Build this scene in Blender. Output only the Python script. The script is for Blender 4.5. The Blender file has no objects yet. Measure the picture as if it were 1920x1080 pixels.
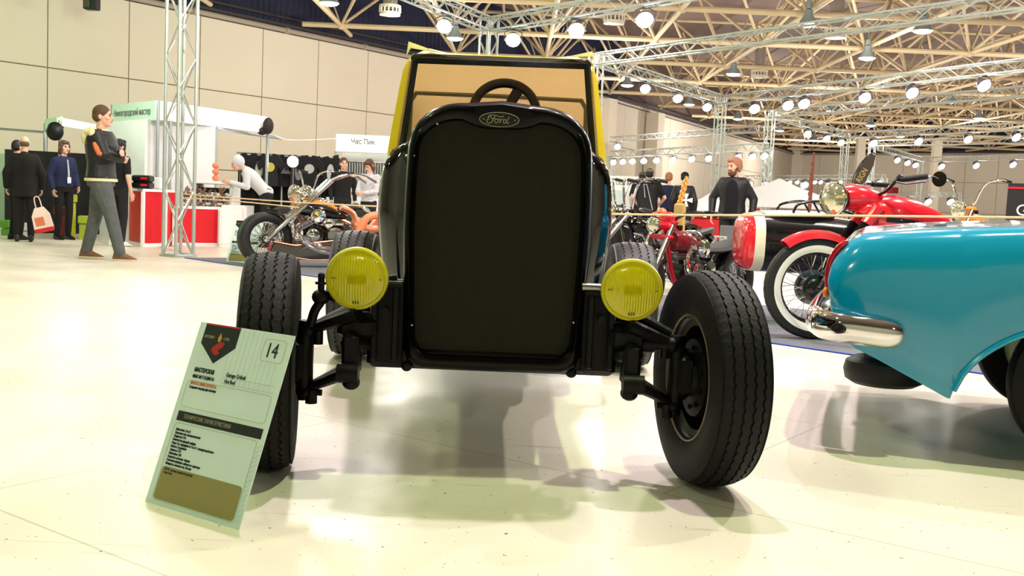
import bpy, bmesh, math, random
import numpy as np
from mathutils import Vector, Matrix, Euler, noise as mnoise
random.seed(7)
PI = math.pi
V = Vector
# ------------------------------------------------------------------ camera
CAM_H, FPX, PITCH, ROLL = 0.927, 1950.0, math.atan(164/1950.0), 0.044
_F = V((0, math.cos(PITCH), -math.sin(PITCH)))
_R0 = V((1, 0, 0)); _U0 = V((0, math.sin(PITCH), math.cos(PITCH)))
_R = _R0*math.cos(ROLL) + _U0*math.sin(ROLL)
_U = _U0*math.cos(ROLL) - _R0*math.sin(ROLL)
EYE = V((0, 0, CAM_H))
def ray(px, py):
    return _F + _R*((px-960)/FPX) - _U*((py-540)/FPX)
def atY(px, py, Y):
    d = ray(px, py); return EYE + d*(Y/d.y)
def atZ(px, py, z):
    d = ray(px, py); return EYE + d*((z-CAM_H)/d.z)
def onfloor(px, py): return atZ(px, py, 0.0)
def proj(p):
    d = V(p)-EYE; k = d.dot(_F)
    return (960+FPX*d.dot(_R)/k, 540-FPX*d.dot(_U)/k)
# ------------------------------------------------------------------ library
SC = bpy.context.scene
COL = SC.collection
I4 = Matrix.Identity(4)
def lin(c):
    return tuple((x/12.92 if x <= .04045 else ((x+.055)/1.055)**2.4) for x in [v/255.0 for v in c])
def T(x=0, y=0, z=0): return Matrix.Translation((x, y, z))
def RX(a): return Matrix.Rotation(math.radians(a), 4, 'X')
def RY(a): return Matrix.Rotation(math.radians(a), 4, 'Y')
def RZ(a): return Matrix.Rotation(math.radians(a), 4, 'Z')
def SCL(x, y, z): return Matrix.Diagonal((x, y, z, 1))
def basis(o, u, v, w=None):
    u = V(u).normalized(); v = V(v); v = (v-u*v.dot(u)).normalized()
    w = u.cross(v)
    return Matrix(((u.x, v.x, w.x, o[0]), (u.y, v.y, w.y, o[1]), (u.z, v.z, w.z, o[2]), (0, 0, 0, 1)))

class MB:
    def __init__(s, m=None):
        s.v = []; s.f = []; s.mi = []; s.m = m.copy() if m else I4.copy(); s.cur = 0
    def add(s, vs, fs, m=None):
        b = len(s.v); M_ = s.m @ m if m is not None else s.m
        s.v += [M_ @ V(p) for p in vs]
        flip = M_.to_3x3().determinant() < 0
        for f in fs:
            g = [b+i for i in f]
            s.f.append(g[::-1] if flip else g); s.mi.append(s.cur)
        return s
    def box(s, c, size, m=None):
        x, y, z = [a/2 for a in size]; c = V(c)
        vs = [c+V((sx*x, sy*y, sz*z)) for sx in (-1, 1) for sy in (-1, 1) for sz in (-1, 1)]
        return s.add(vs, [(0, 1, 3, 2), (4, 6, 7, 5), (0, 4, 5, 1), (2, 3, 7, 6), (0, 2, 6, 4), (1, 5, 7, 3)], m)
    def rbox(s, c, size, r=.01, m=None):                       # box with chamfered edges
        x, y, z = [a/2 for a in size]; r = min(r, x*.9, y*.9, z*.9); c = V(c)
        loops = []
        for zz, k in ((-z, r), (-z+r, 0), (z-r, 0), (z, r)):
            X, Y = x-k, y-k; q = r*.7
            loops.append([c+V(p) for p in ((X-q, -Y, zz), (X, -Y+q, zz), (X, Y-q, zz), (X-q, Y, zz), (-X+q, Y, zz), (-X, Y-q, zz), (-X, -Y+q, zz), (-X+q, -Y, zz))])
        return s.loft(loops, m=m)
    def loft(s, loops, cap=True, closed=True, wrap=False, m=None):
        n = len(loops[0]); vs = [p for l in loops for p in l]; fs = []
        L = len(loops)
        for i in range(L if wrap else L-1):
            a, b = i*n, ((i+1) % L)*n
            for j in range(n if closed else n-1):
                k = (j+1) % n
                fs.append((a+j, a+k, b+k, b+j))
        if cap and closed and not wrap:
            fs.append(tuple(range(n))[::-1]); fs.append(tuple(range((L-1)*n, L*n)))
        return s.add(vs, fs, m)
    def tube(s, pts, r, n=8, closed=False, cap=True, m=None, flat=None):
        pts = [V(p) for p in pts]; N = len(pts)
        rs = r if isinstance(r, (list, tuple)) else [r]*N
        loops = []; up = None
        for i, p in enumerate(pts):
            if closed: t = pts[(i+1) % N]-pts[i-1]
            elif i == 0: t = pts[1]-pts[0]
            elif i == N-1: t = pts[-1]-pts[-2]
            else: t = (pts[i+1]-p).normalized()+(p-pts[i-1]).normalized()
            if t.length < 1e-9: t = V((0, 0, 1))
            t.normalize()
            if up is None:
                up = V((0, 0, 1)) if abs(t.z) < .9 else V((1, 0, 0))
            up = (up-t*up.dot(t))
            if up.length < 1e-6: up = t.orthogonal()
            up.normalize(); sd = t.cross(up)
            a_, b_ = (rs[i], rs[i]) if flat is None else (rs[i]*flat[0], rs[i]*flat[1])
            loops.append([p+sd*(a_*math.cos(2*PI*j/n))+up*(b_*math.sin(2*PI*j/n)) for j in range(n)])
        return s.loft(loops, cap=cap and not closed, wrap=closed, m=m)
    def cyl(s, a, b, r0, r1=None, n=16, m=None):
        return s.tube([a, b], [r0, r0 if r1 is None else r1], n=n, m=m)
    def lathe(s, prof, n=24, m=None, a0=0, a1=2*PI):           # profile (r, h) turned about local Z
        full = abs(a1-a0-2*PI) < 1e-6; N = n if full else n+1
        vs = []; fs = []; L = len(prof)
        for i in range(N):
            a = a0+(a1-a0)*i/n; c_, s_ = math.cos(a), math.sin(a)
            vs += [(r*c_, r*s_, h) for r, h in prof]
        for i in range(n):
            k = (i+1) % N
            for j in range(L-1):
                q = [i*L+j, k*L+j, k*L+j+1, i*L+j+1]
                if prof[j][0] < 1e-7: q = [i*L+j, k*L+j+1, i*L+j+1]
                elif prof[j+1][0] < 1e-7: q = [i*L+j, k*L+j, i*L+j+1]
                fs.append(tuple(q))
        return s.add(vs, fs, m)
    def ball(s, c, r, n=16, k=10, m=None):
        r = (r, r, r) if not isinstance(r, (tuple, list)) else r
        prof = [(math.cos(-PI/2+PI*i/k) if 0 < i < k else 0.0, math.sin(-PI/2+PI*i/k)) for i in range(k+1)]
        M_ = T(*c) @ SCL(*r)
        return s.lathe(prof, n, M_ if m is None else m @ M_)
    def capsule(s, a, b, ra, rb=None, n=12):
        rb = ra if rb is None else rb; a = V(a); b = V(b); t = (b-a)
        L = t.length; t.normalize(); pts = []; rs = []
        for i in range(5):
            q = PI/2*(1-i/4); pts.append(a-t*(ra*math.sin(q))); rs.append(max(ra*math.cos(q), 1e-4))
        for i in range(5):
            q = PI/2*i/4; pts.append(b+t*(rb*math.sin(q))); rs.append(max(rb*math.cos(q), 1e-4))
        return s.tube(pts, rs, n=n)
    def prism(s, poly, depth, m=None):                         # polygon in local XY extruded along Z
        n = len(poly); vs = [(x, y, 0) for x, y in poly]+[(x, y, depth) for x, y in poly]
        fs = [tuple(range(n))[::-1], tuple(range(n, 2*n))]+[(i, (i+1) % n, n+(i+1) % n, n+i) for i in range(n)]
        return s.add(vs, fs, m)
    def quad(s, a, b, c, d, m=None): return s.add([a, b, c, d], [(0, 1, 2, 3)], m)
    def mesh(s, name, smooth=35, weld=False):
        me = bpy.data.meshes.new(name)
        me.from_pydata([tuple(p) for p in s.v], [], s.f); me.update()
        if weld:
            bm = bmesh.new(); bm.from_mesh(me); bmesh.ops.remove_doubles(bm, verts=bm.verts, dist=1e-5)
            bmesh.ops.recalc_face_normals(bm, faces=bm.faces); bm.to_mesh(me); bm.free()
        elif any(s.mi): me.polygons.foreach_set('material_index', s.mi)
        if smooth:
            me.polygons.foreach_set('use_smooth', [True]*len(me.polygons))
            me.set_sharp_from_angle(angle=math.radians(smooth))
        return me
    def build(s, name, mat, parent=None, smooth=35, weld=False, recalc=True, world=False, sub=0, bevel=0):
        if world and parent is not None:
            r = parent
            while r.parent: r = r.parent
            o_ = r.location.copy(); s.v = [p-o_ for p in s.v]
        me = s.mesh(name, smooth, weld)
        if recalc and not weld:
            bm = bmesh.new(); bm.from_mesh(me); bmesh.ops.recalc_face_normals(bm, faces=bm.faces); bm.to_mesh(me); bm.free()
        return link(name, me, mat, parent, sub, bevel)
def link(name, me, mat, parent=None, sub=0, bevel=0):
    o = bpy.data.objects.new(name, me); COL.objects.link(o)
    for m_ in (mat if isinstance(mat, (list, tuple)) else [mat]): me.materials.append(m_)
    if parent is not None: o.parent = parent
    if bevel:
        b = o.modifiers.new('bevel', 'BEVEL'); b.width = bevel; b.segments = 2; b.limit_method = 'ANGLE'
    if sub:
        q = o.modifiers.new('subsurf', 'SUBSURF'); q.levels = sub; q.render_levels = sub
    return o
def tag(o, label=None, cat=None, group=None, kind=None):
    if label: o['label'] = label
    if cat: o['category'] = cat
    if group: o['group'] = group
    if kind: o['kind'] = kind
    return o
def thing(name, label, cat, loc=(0, 0, 0), rz=0, group=None, rot=None):
    o = bpy.data.objects.new(name, None); COL.objects.link(o); o.empty_display_size = .1
    o.location = loc; o.rotation_euler = rot if rot else (0, 0, math.radians(rz))
    return tag(o, label, cat, group)
def single(name, mb, mat, label, cat, base=None, group=None, kind=None, **kw):   # a thing that is one mesh, built in world space
    b = V(base) if base is not None else V((0, 0, 0))
    mb.v = [p-b for p in mb.v]
    o = mb.build(name, mat, None, **kw); o.location = b
    return tag(o, label, cat, group, kind)
def copy_tree(o, parent=None):
    c = o.copy(); COL.objects.link(c); c.parent = parent
    for ch in list(o.children): copy_tree(ch, c)
    return c
def fuse(mb, voxel=.012, smooth=4, name='body'):                # melt overlapping closed shapes into one continuous surface
    me = mb.mesh(name, 0)
    bm = bmesh.new(); bm.from_mesh(me); bmesh.ops.recalc_face_normals(bm, faces=bm.faces); bm.to_mesh(me); bm.free()
    o = bpy.data.objects.new('tmp', me); COL.objects.link(o)
    r = o.modifiers.new('r', 'REMESH'); r.mode = 'VOXEL'; r.voxel_size = voxel
    if smooth:
        q = o.modifiers.new('s', 'SMOOTH'); q.factor = .5; q.iterations = smooth
    bpy.context.view_layer.update()
    dg = bpy.context.evaluated_depsgraph_get()
    out = bpy.data.meshes.new_from_object(o.evaluated_get(dg))
    bpy.data.objects.remove(o); bpy.data.meshes.remove(me)
    out.polygons.foreach_set('use_smooth', [True]*len(out.polygons)); out.name = name
    out.materials.clear()
    return out
def text_mb(mb, body, m, size, align='LEFT', extrude=.0008, shear=0, bold=0, sx=1.0, spacing=1.0):
    cu = bpy.data.curves.new('txt', 'FONT'); cu.body = body; cu.size = size; cu.align_x = align
    cu.extrude = extrude; cu.shear = shear; cu.resolution_u = 3; cu.offset = bold; cu.space_character = spacing
    o = bpy.data.objects.new('txt', cu); COL.objects.link(o)
    bpy.context.view_layer.update()
    dg = bpy.context.evaluated_depsgraph_get()
    me = bpy.data.meshes.new_from_object(o.evaluated_get(dg))
    vs = [(v.co.x*sx, v.co.y, v.co.z) for v in me.vertices]; fs = [tuple(p.vertices) for p in me.polygons]
    mb.add(vs, fs, m)
    bpy.data.objects.remove(o); bpy.data.curves.remove(cu); bpy.data.meshes.remove(me)
def arc(c, r, a0, a1, n, u=(1, 0, 0), v=(0, 0, 1)):
    c = V(c); u = V(u); v = V(v)
    return [c+u*(r*math.cos(math.radians(a0+(a1-a0)*i/n)))+v*(r*math.sin(math.radians(a0+(a1-a0)*i/n))) for i in range(n+1)]
def spline(pts, k=6):                                           # Catmull-Rom through the points
    pts = [V(p) for p in pts]; P_ = [pts[0]*2-pts[1]]+pts+[pts[-1]*2-pts[-2]]; out = []
    for i in range(1, len(P_)-2):
        a, b, c, d = P_[i-1:i+3]
        for j in range(k):
            t = j/k
            out.append(.5*((2*b)+(c-a)*t+(2*a-5*b+4*c-d)*t*t+(3*b-a-3*c+d)*t**3))
    return out+[pts[-1]]

# ------------------------------------------------------------------ materials
MATS = {}
def mat(name, col, rough=.5, metal=0.0, noise=None, bump=None, coat=0.0, spec=.5, emit=None, trans=0.0, alpha=None, ior=1.45, sheen=0, srgb=True):
    if name in MATS: return MATS[name]
    m = bpy.data.materials.new(name); m.use_nodes = True; MATS[name] = m
    nt = m.node_tree; p = nt.nodes['Principled BSDF']
    c = lin(col) if srgb else col
    p.inputs['Base Color'].default_value = (*c, 1); p.inputs['Roughness'].default_value = rough
    p.inputs['Metallic'].default_value = metal; p.inputs['Specular IOR Level'].default_value = spec
    p.inputs['Coat Weight'].default_value = coat; p.inputs['Coat Roughness'].default_value = .04
    p.inputs['Transmission Weight'].default_value = trans; p.inputs['IOR'].default_value = ior
    if alpha is not None: p.inputs['Alpha'].default_value = alpha
    if sheen: p.inputs['Sheen Weight'].default_value = sheen
    if emit:
        p.inputs['Emission Color'].default_value = (*emit[0], 1); p.inputs['Emission Strength'].default_value = emit[1]
    tc = nt.nodes.new('ShaderNodeTexCoord')
    def nz(scale, detail=4):
        n = nt.nodes.new('ShaderNodeTexNoise'); n.inputs['Scale'].default_value = scale; n.inputs['Detail'].default_value = detail
        nt.links.new(tc.outputs['Object'], n.inputs['Vector']); return n
    sc, am = noise if noise else (9, .06)
    n = nz(sc); mx = nt.nodes.new('ShaderNodeMix'); mx.data_type = 'RGBA'
    mx.inputs['A'].default_value = (*[x*(1-am) for x in c], 1); mx.inputs['B'].default_value = (*[min(1, x*(1+am)) for x in c], 1)
    nt.links.new(n.outputs['Fac'], mx.inputs['Factor']); nt.links.new(mx.outputs['Result'], p.inputs['Base Color'])
    if bump:
        b = nt.nodes.new('ShaderNodeBump'); b.inputs['Strength'].default_value = bump[1]; b.inputs['Distance'].default_value = .01
        nb = nz(bump[0], 6); nt.links.new(nb.outputs['Fac'], b.inputs['Height']); nt.links.new(b.outputs['Normal'], p.inputs['Normal'])
    return m
def lampmat(name, col, strength):
    m = bpy.data.materials.new(name); m.use_nodes = True; nt = m.node_tree; nt.nodes.clear()
    e = nt.nodes.new('ShaderNodeEmission'); e.inputs['Color'].default_value = (*col, 1); e.inputs['Strength'].default_value = strength
    o = nt.nodes.new('ShaderNodeOutputMaterial'); nt.links.new(e.outputs[0], o.inputs[0]); return m
BLACK = mat('black_satin', (9, 9, 9), .45, bump=(60, .05))
GLOSSBLACK = mat('gloss_black_paint', (8, 8, 9), .07, coat=1.0, spec=1.0, ior=1.9)
RUBBER = mat('tyre_rubber', (13, 13, 13), .65, spec=.3, noise=(14, .35), bump=(90, .25))
CHROME = mat('chrome', (225, 225, 228), .06, 1.0)
STEEL = mat('brushed_steel', (150, 150, 152), .3, 1.0)
ALU = mat('aluminium', (188, 194, 190), .42, .7)
DARKSTEEL = mat('oily_steel', (8, 8, 8), .5, .2, spec=.3, noise=(25, .4), bump=(70, .2))
WHITE = mat('white_laminate', (238, 238, 238), .45)
REDP = mat('red_panel', (214, 22, 38), .4)
CLOTHBLACK = mat('black_cloth', (18, 18, 20), .9, bump=(120, .3))
SKIN = mat('skin', (222, 172, 148), .55, noise=(6, .12))
GLASS = mat('clear_glass', (255, 255, 255), .02, trans=1.0)
# ------------------------------------------------------------------ hall shell
def floor_material():
    m = bpy.data.materials.new('polished_floor'); m.use_nodes = True; nt = m.node_tree; p = nt.nodes['Principled BSDF']
    tc = nt.nodes.new('ShaderNodeTexCoord'); L = nt.links.new
    def noise(scale, detail=5, stretch=None, rot=0):
        mp = nt.nodes.new('ShaderNodeMapping'); L(tc.outputs['Object'], mp.inputs['Vector'])
        if stretch: mp.inputs['Scale'].default_value = stretch
        mp.inputs['Rotation'].default_value = (0, 0, rot)
        n = nt.nodes.new('ShaderNodeTexNoise'); n.inputs['Scale'].default_value = scale; n.inputs['Detail'].default_value = detail
        L(mp.outputs[0], n.inputs['Vector']); return n.outputs['Fac']
    def ramp(src, a, b, ca, cb):
        r = nt.nodes.new('ShaderNodeValToRGB'); r.color_ramp.elements[0].position = a; r.color_ramp.elements[1].position = b
        r.color_ramp.elements[0].color = (*ca, 1); r.color_ramp.elements[1].color = (*cb, 1); L(src, r.inputs[0]); return r.outputs[0]
    def mul(a, b):
        x = nt.nodes.new('ShaderNodeMix'); x.data_type = 'RGBA'; x.blend_type = 'MULTIPLY'; x.inputs['Factor'].default_value = 1
        L(a, x.inputs['A']); L(b, x.inputs['B']); return x.outputs['Result']
    base = ramp(noise(.7), .3, .7, lin((208, 201, 184)), lin((224, 217, 200)))
    specks = ramp(noise(46, 2), .70, .735, (1, 1, 1), (.22, .21, .19))
    scuffs = ramp(noise(2.2, 9, (1, 7, 1), .5), .66, .74, (1, 1, 1), (.74, .73, .69))
    scratch = ramp(noise(1.3, 3, (1, 60, 1), -.35), .69, .71, (1, 1, 1), (.62, .6, .55))
    br = nt.nodes.new('ShaderNodeTexBrick'); mp = nt.nodes.new('ShaderNodeMapping'); mp.inputs['Rotation'].default_value = (0, 0, .62)
    L(tc.outputs['Object'], mp.inputs['Vector']); L(mp.outputs[0], br.inputs['Vector'])
    br.inputs['Scale'].default_value = 1; br.inputs['Mortar Size'].default_value = .004; br.inputs['Brick Width'].default_value = 3.0; br.inputs['Row Height'].default_value = 1.5
    br.inputs['Color1'].default_value = br.inputs['Color2'].default_value = (1, 1, 1, 1); br.inputs['Mortar'].default_value = (.7, .68, .62, 1)
    L(mul(mul(mul(base, specks), mul(scuffs, scratch)), br.outputs['Color']), p.inputs['Base Color'])
    rr = ramp(noise(1.6, 6), .3, .7, (.3,)*3, (.44,)*3); L(rr, p.inputs['Roughness'])
    p.inputs['Specular IOR Level'].default_value = .32
    return m
fl = MB(); fl.box((15, 55, -.05), (130, 150, .1))
tag(fl.build('floor', floor_material()), kind='structure')

WALLM = mat('wall_panel', (208, 198, 182), .75, noise=(.4, .05))
GROOVE = mat('wall_groove', (120, 108, 88), .8)
def panel_wall(name, p0, p1, rows, width, thick=.16, flip=1):
    a = V((*p0, 0)); b = V((*p1, 0)); d = (b-a).normalized(); nrm = V((d.y, -d.x, 0))*flip; L = (b-a).length
    M_ = Matrix(((d.x, nrm.x, 0, a.x), (d.y, nrm.y, 0, a.y), (0, 0, 1, 0), (0, 0, 0, 1)))
    mb = MB(M_); mb.cur = 1; mb.box((L/2, -thick/2-.03, rows[-1]/2), (L, thick, rows[-1])); mb.cur = 0
    n = max(1, round(L/width)); w = L/n; g = .02
    for i in range(n):
        for z0, z1 in zip(rows[:-1], rows[1:]):
            mb.box(((i+.5)*w, -.02, (z0+z1)/2), (w-2*g, .04, z1-z0-2*g))
    o = mb.build(name, [WALLM, GROOVE], smooth=0); tag(o, kind='structure'); return M_, L
WL0, WA, WB, WC, WD = (-35.9, 4.64), (5.25, 63.5), (30, 114), (54, 90), (84, 60)
ROWS = [0, 1.6, 4.55, 7.2]
panel_wall('wall_left', WL0, WA, ROWS, 2.978)
panel_wall('wall_back', WA, WB, ROWS, 3.1)
panel_wall('wall_right', WB, WC, ROWS, 3.1)
panel_wall('wall_far_right', WC, WD, ROWS, 3.1)
panel_wall('wall_near_left', (-37, -16), WL0, ROWS, 3.0)
panel_wall('wall_front', (60, -16), (-37, -16), ROWS, 3.0)
# dark blue corrugated cladding above the panels
NAVY = mat('navy_cladding', (22, 28, 62), .6, noise=(1.2, .2))
BRN = mat('brown_cladding', (110, 92, 84), .7, noise=(1.2, .2))
def clad(name, p0, p1, m):
    a = V((*p0, 0)); b = V((*p1, 0)); d = (b-a).normalized(); nrm = V((d.y, -d.x, 0)); L = (b-a).length
    mb = MB(); pts = []; x = 0; k = 0
    while x < L:
        pts.append((x, 0.0 if k % 4 in (0, 3) else .09)); x += .12 if k % 2 == 0 else .03; k += 1
    vs = []
    for x, o in pts:
        q = a+d*x-nrm*(.45-o); vs += [q+V((0, 0, 7.1)), q+V((0, 0, 10.9))]
    mb.add(vs, [(2*i, 2*i+2, 2*i+3, 2*i+1) for i in range(len(pts)-1)])
    return tag(mb.build(name, m, smooth=0, recalc=False), kind='structure')
clad('trim_1', WL0, WA, NAVY); clad('trim_2', WA, WB, BRN); clad('trim_3', WB, WC, NAVY); clad('trim_4', WC, WD, NAVY)
# pipe and dark edge beam that run along the top of the walls
PIPE = mat('grey_pipe', (150, 138, 128), .5); EDGE = mat('edge_beam', (52, 44, 44), .7)
k = 5
for p0, p1 in ((WL0, WA), (WA, WB), (WB, WC), (WC, WD)):
    a = V((*p0, 0)); b = V((*p1, 0)); d = (b-a).normalized(); n_ = V((d.y, -d.x, 0)); L = (b-a).length
    mb = MB(); mb.tube([a+n_*.12+V((0, 0, 7.3)), b+n_*.12+V((0, 0, 7.3))], .1, 10)
    for i in range(int(L/4.5)): q = a+d*(i*4.5+1)+n_*.12+V((0, 0, 7.3)); mb.cyl(q-d*.08, q+d*.08, .13, n=10)
    tag(mb.build('trim_%d' % k, PIPE), kind='structure'); k += 1
    mb = MB(); M_ = Matrix(((d.x, n_.x, 0, a.x), (d.y, n_.y, 0, a.y), (0, 0, 1, 0), (0, 0, 0, 1)))
    mb.box((L/2, -.2, 7.24), (L, .5, .08), M_); mb.box((L/2, -.1, 7.52), (L, .16, .12), M_); mb.box((L/2, -.25, 7.85), (L, .14, .1), M_)
    tag(mb.build('trim_%d' % k, EDGE), kind='structure'); k += 1
# pilasters on the back wall near the corner
for px in (1133, 1226):
    q = atY(px, 300, 66 if px > 1200 else 62.0); t = (q.x-WA[0])/(WB[0]-WA[0])
    mb = MB(); mb.box((0, 0, 3.55), (.9, .9, 7.1))
    c = V((WA[0]+max(t, .0)*(WB[0]-WA[0]), WA[1]+max(t, 0)*(WB[1]-WA[1]), 0)); mb.m = I4
    o = mb.build('trim_%d' % k, WALLM); o.location = c+V((.45, -.55, 0)) if px > 1200 else V((atY(px, 300, 61.8).x, 61.8, 0)); o.rotation_euler = (0, 0, .95); tag(o, kind='structure'); k += 1
for px in (1612, 1755):                                   # pale columns standing at the far wall
    q = atY(px, 300, 84); mb = MB(); mb.box((q.x, q.y, 3.6), (.62, .62, 7.2)); tag(mb.build('trim_%d' % k, WALLM), kind='structure'); k += 1
mb = MB(); mb.box((WB[0]+.1, WB[1]-.1, 5.45), (1.3, 1.3, 10.9)); tag(mb.build('trim_%d' % k, WALLM), kind='structure'); k += 1
mb = MB(); mb.box((WA[0]+.1, WA[1]+.3, 9.0), (1.0, 1.0, 3.6)); tag(mb.build('trim_%d' % k, NAVY), kind='structure'); k += 1
# roof deck
mb = MB(); mb.box((18, 52, 11.0), (118, 140, .2)); DECK = mat('roof_deck', (112, 94, 90), .8, noise=(.25, .3))
tag(mb.build('ceiling', DECK), kind='structure')
# space frame
def inside(x, y, mg=.4):
    P_ = [WL0, WA, WB, WC, WD]
    for n_, (a, b) in enumerate(zip(P_[:-1], P_[1:])):
        if (n_ == 0 and y > WA[1]) or (n_ == 1 and y <= WA[1]): continue
        dx, dy = b[0]-a[0], b[1]-a[1]; L = math.hypot(dx, dy)
        if ((x-a[0])*dy-(y-a[1])*dx)/L < mg: return False
    return True
GX, GY, X0, Y0, ZL, ZU = 4.17, 6.68, 13.6, 42.05, 7.55, 10.1
BEIGE = mat('beige_steel_tube', (196, 176, 142), .55, noise=(.5, .12))
nx = range(-11, 13); ny = range(-5, 11)
def runs(nodes):
    out = []; cur = []
    for q in nodes:
        if q: cur.append(q)
        else:
            if len(cur) > 1: out.append(cur)
            cur = []
    if len(cur) > 1: out.append(cur)
    return out
low, up, web, knots = MB(), MB(), MB(), MB()
def clipline(a, b, n=90):
    pts = [V(a).lerp(V(b), i/n) for i in range(n+1)]; ok = [p for p in pts if inside(p.x, p.y, .2)]
    return (ok[0], ok[-1]) if len(ok) > 1 else None
for j in ny:
    c = clipline((X0-11.5*GX, Y0+j*GY, ZL), (X0+12.5*GX, Y0+j*GY, ZL))
    if c: low.tube(c, .105, 8)
    c = clipline((X0-11.5*GX, Y0+(j+.5)*GY, ZU), (X0+12.5*GX, Y0+(j+.5)*GY, ZU))
    if c: up.tube(c, .08, 6)
for i in nx:
    c = clipline((X0+i*GX, Y0-5.5*GY, ZL), (X0+i*GX, Y0+10.5*GY, ZL))
    if c: low.tube(c, .085, 8)
    c = clipline((X0+(i+.5)*GX, Y0-5.5*GY, ZU), (X0+(i+.5)*GX, Y0+10.5*GY, ZU))
    if c: up.tube(c, .07, 6)
for j in ny:
    for i in nx:
        x, y = X0+i*GX, Y0+j*GY
        if not inside(x, y, .1): continue
        knots.ball((x, y, ZL), .16, 8, 6)
        for dx, dy in ((.5, .5), (-.5, .5), (.5, -.5), (-.5, -.5)):
            if inside(x+dx*GX, y+dy*GY, -.6): web.tube([(x, y, ZL), (x+dx*GX, y+dy*GY, ZU)], .062, 6)
        for dx in (.5, -.5):                                     # light secondary braces
            web.tube([(x, y, ZL), (x+dx*GX*.5, y+.2, ZU)], .035, 5)
fr = thing('ceiling_frame', 'beige tubular steel space frame under the roof', 'roof frame', (0, 0, ZL)); tag(fr, kind='structure')
for nm, b in (('lower_chord_grid', low), ('upper_chord_grid', up), ('bracing_tubes', web), ('node_balls', knots)): b.build(nm, BEIGE, fr, world=True)

# ------------------------------------------------------------------ exhibition trusses
def box_truss(mb, A, B, s=.27, r=.024, rb=.011, bay=.42):
    A = V(A); B = V(B); t = (B-A).normalized(); L = (B-A).length
    u = V((0, 0, 1)) if abs(t.z) < .5 else V((.8, .6, 0))
    if abs(t.z) > .5: u = V((math.cos(.95), math.sin(.95), 0))
    sd = t.cross(u).normalized(); u = sd.cross(t).normalized()
    cs = [sd*(a*s/2)+u*(b*s/2) for a, b in ((-1, -1), (1, -1), (1, 1), (-1, 1))]
    for c in cs: mb.tube([A+c, B+c], r, 8)
    n = max(2, round(L/bay))
    for k_ in range(4):
        c0, c1 = cs[k_], cs[(k_+1) % 4]
        for i in range(n):
            a = A+t*(L*i/n); b = A+t*(L*(i+1)/n)
            if (i+k_) % 2: mb.tube([a+c0, b+c1], rb, 5)
            else: mb.tube([a+c1, b+c0], rb, 5)
    for e in (A, B):
        for k_ in range(4): mb.tube([e+cs[k_], e+cs[(k_+1) % 4]], r*.8, 6)
TR = 4.6
def beam(label, A, B, **kw):
    A = V(A); B = V(B); t_ = (B-A).normalized(); A = A+t_*.17; B = B-t_*.17; mb = MB(); box_truss(mb, A, B, **kw); return single('lighting_truss', mb, ALU, label, 'truss', base=A)
def column(label, base, h=TR+.13, **kw):
    mb = MB(); b = V(base); box_truss(mb, b+V((0, 0, .02)), b+V((0, 0, h)), **kw)
    for sx in (-1, 1):
        for sy in (-1, 1): pass
    mb.box((b.x, b.y, .012), (.34, .34, .022), T(b.x, b.y, 0) @ RZ(54.4) @ T(-b.x, -b.y, 0))
    return single('truss_column', mb, ALU, label, 'truss', base=b)
C0 = onfloor(334, 481); J1 = atZ(917, 48, TR); E3 = J1+(atZ(1250, -10, TR)-J1).normalized()*9.5
J4 = atZ(1118, 112, TR); E4 = J4+(atZ(1920, 2, TR)-J4).normalized()*17
J3 = atZ(1352, 188, TR); E5 = J3+(atZ(1920, 122, TR)-J3).normalized()*17
J6 = atZ(1445, 214, TR); E6 = J6+(atZ(1920, 171, TR)-J6).normalized()*17
J11 = atZ(1586, 254, TR); E12 = atZ(1935, 236, TR); J7 = atZ(1145, 262, TR); E7 = atZ(1432, 241, TR)
J8 = atZ(1636, 269, TR); E8 = atZ(1940, 262, TR); J10 = atZ(1728, 300, TR); E10 = atZ(1940, 293, TR)
column('aluminium truss column standing in front of the red counters on the left', C0)
column('aluminium truss column whose top shows above the black and yellow car roof', (J1.x, J1.y, 0))
column('truss column right beside the yellow fabric at the right edge of the windscreen', (J4.x, J4.y, 0))
column('truss column directly behind the bearded man in the black jacket', (J3.x, J3.y, 0))
column('truss column just right of the bearded man, second behind him', (J6.x, J6.y, 0))
column('truss column behind the tip of the dark feather flag on its left', (J11.x, J11.y, 0))
column('truss column behind the dark feather flag on its right', (J8.x, J8.y, 0))
column('distant truss column behind the round handlebar mirror', (J10.x, J10.y, 0))
beam('lighting truss running from the left truss column up over the hall to the centre', (C0.x, C0.y, TR), J1)
beam('lighting truss rising right from the column above the black car', J1, E3)
beam('long lighting truss rising right from the windscreen corner to the top right', J4, E4)
beam('lighting truss with three lamps going back from the windscreen corner', J4, J3)
beam('lighting truss with six bright lamps running right from above the bearded man', J3, E5)
beam('lighting truss right of the bearded man under the six lamp truss', J6, E6)
beam('short lighting truss with three lamps going back towards the feather flag', J6, J11)
beam('lighting truss with four lamps above the feather flag and mirror', J11, E12)
beam('thin lighting truss with one lamp against the back wall right of the car', J7, E7)
beam('distant truss without lamps above the feather flag tip', J8, E8)
beam('distant lighting truss with three lamps at the far right wall', J10, E10)
beam('short distant truss with three lamps leading to the far right wall', atZ(1650, 277, TR), J10)
R1 = [atZ(1146, 290, 3.3), atZ(1440, 275, 3.3)]; R2 = [atZ(1395, 333, 3.6), atZ(1660, 331, 3.6)]; R3 = [atZ(1640, 365, 2.6), atZ(1800, 364, 2.6)]
beam('low truss carrying a row of eleven lamps along the back wall', R1[0], R1[1])
beam('low distant truss with lamps above the white tents', R2[0], R2[1])
beam('low truss with four lamps behind the red fuel tank', R3[0], R3[1])
for i, (q, lb) in enumerate(((R1[0], 'left'), (R1[1], 'right'))): column('slim truss post at the %s end of the low eleven lamp truss' % lb, (q.x, q.y, 0), h=3.2)
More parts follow.
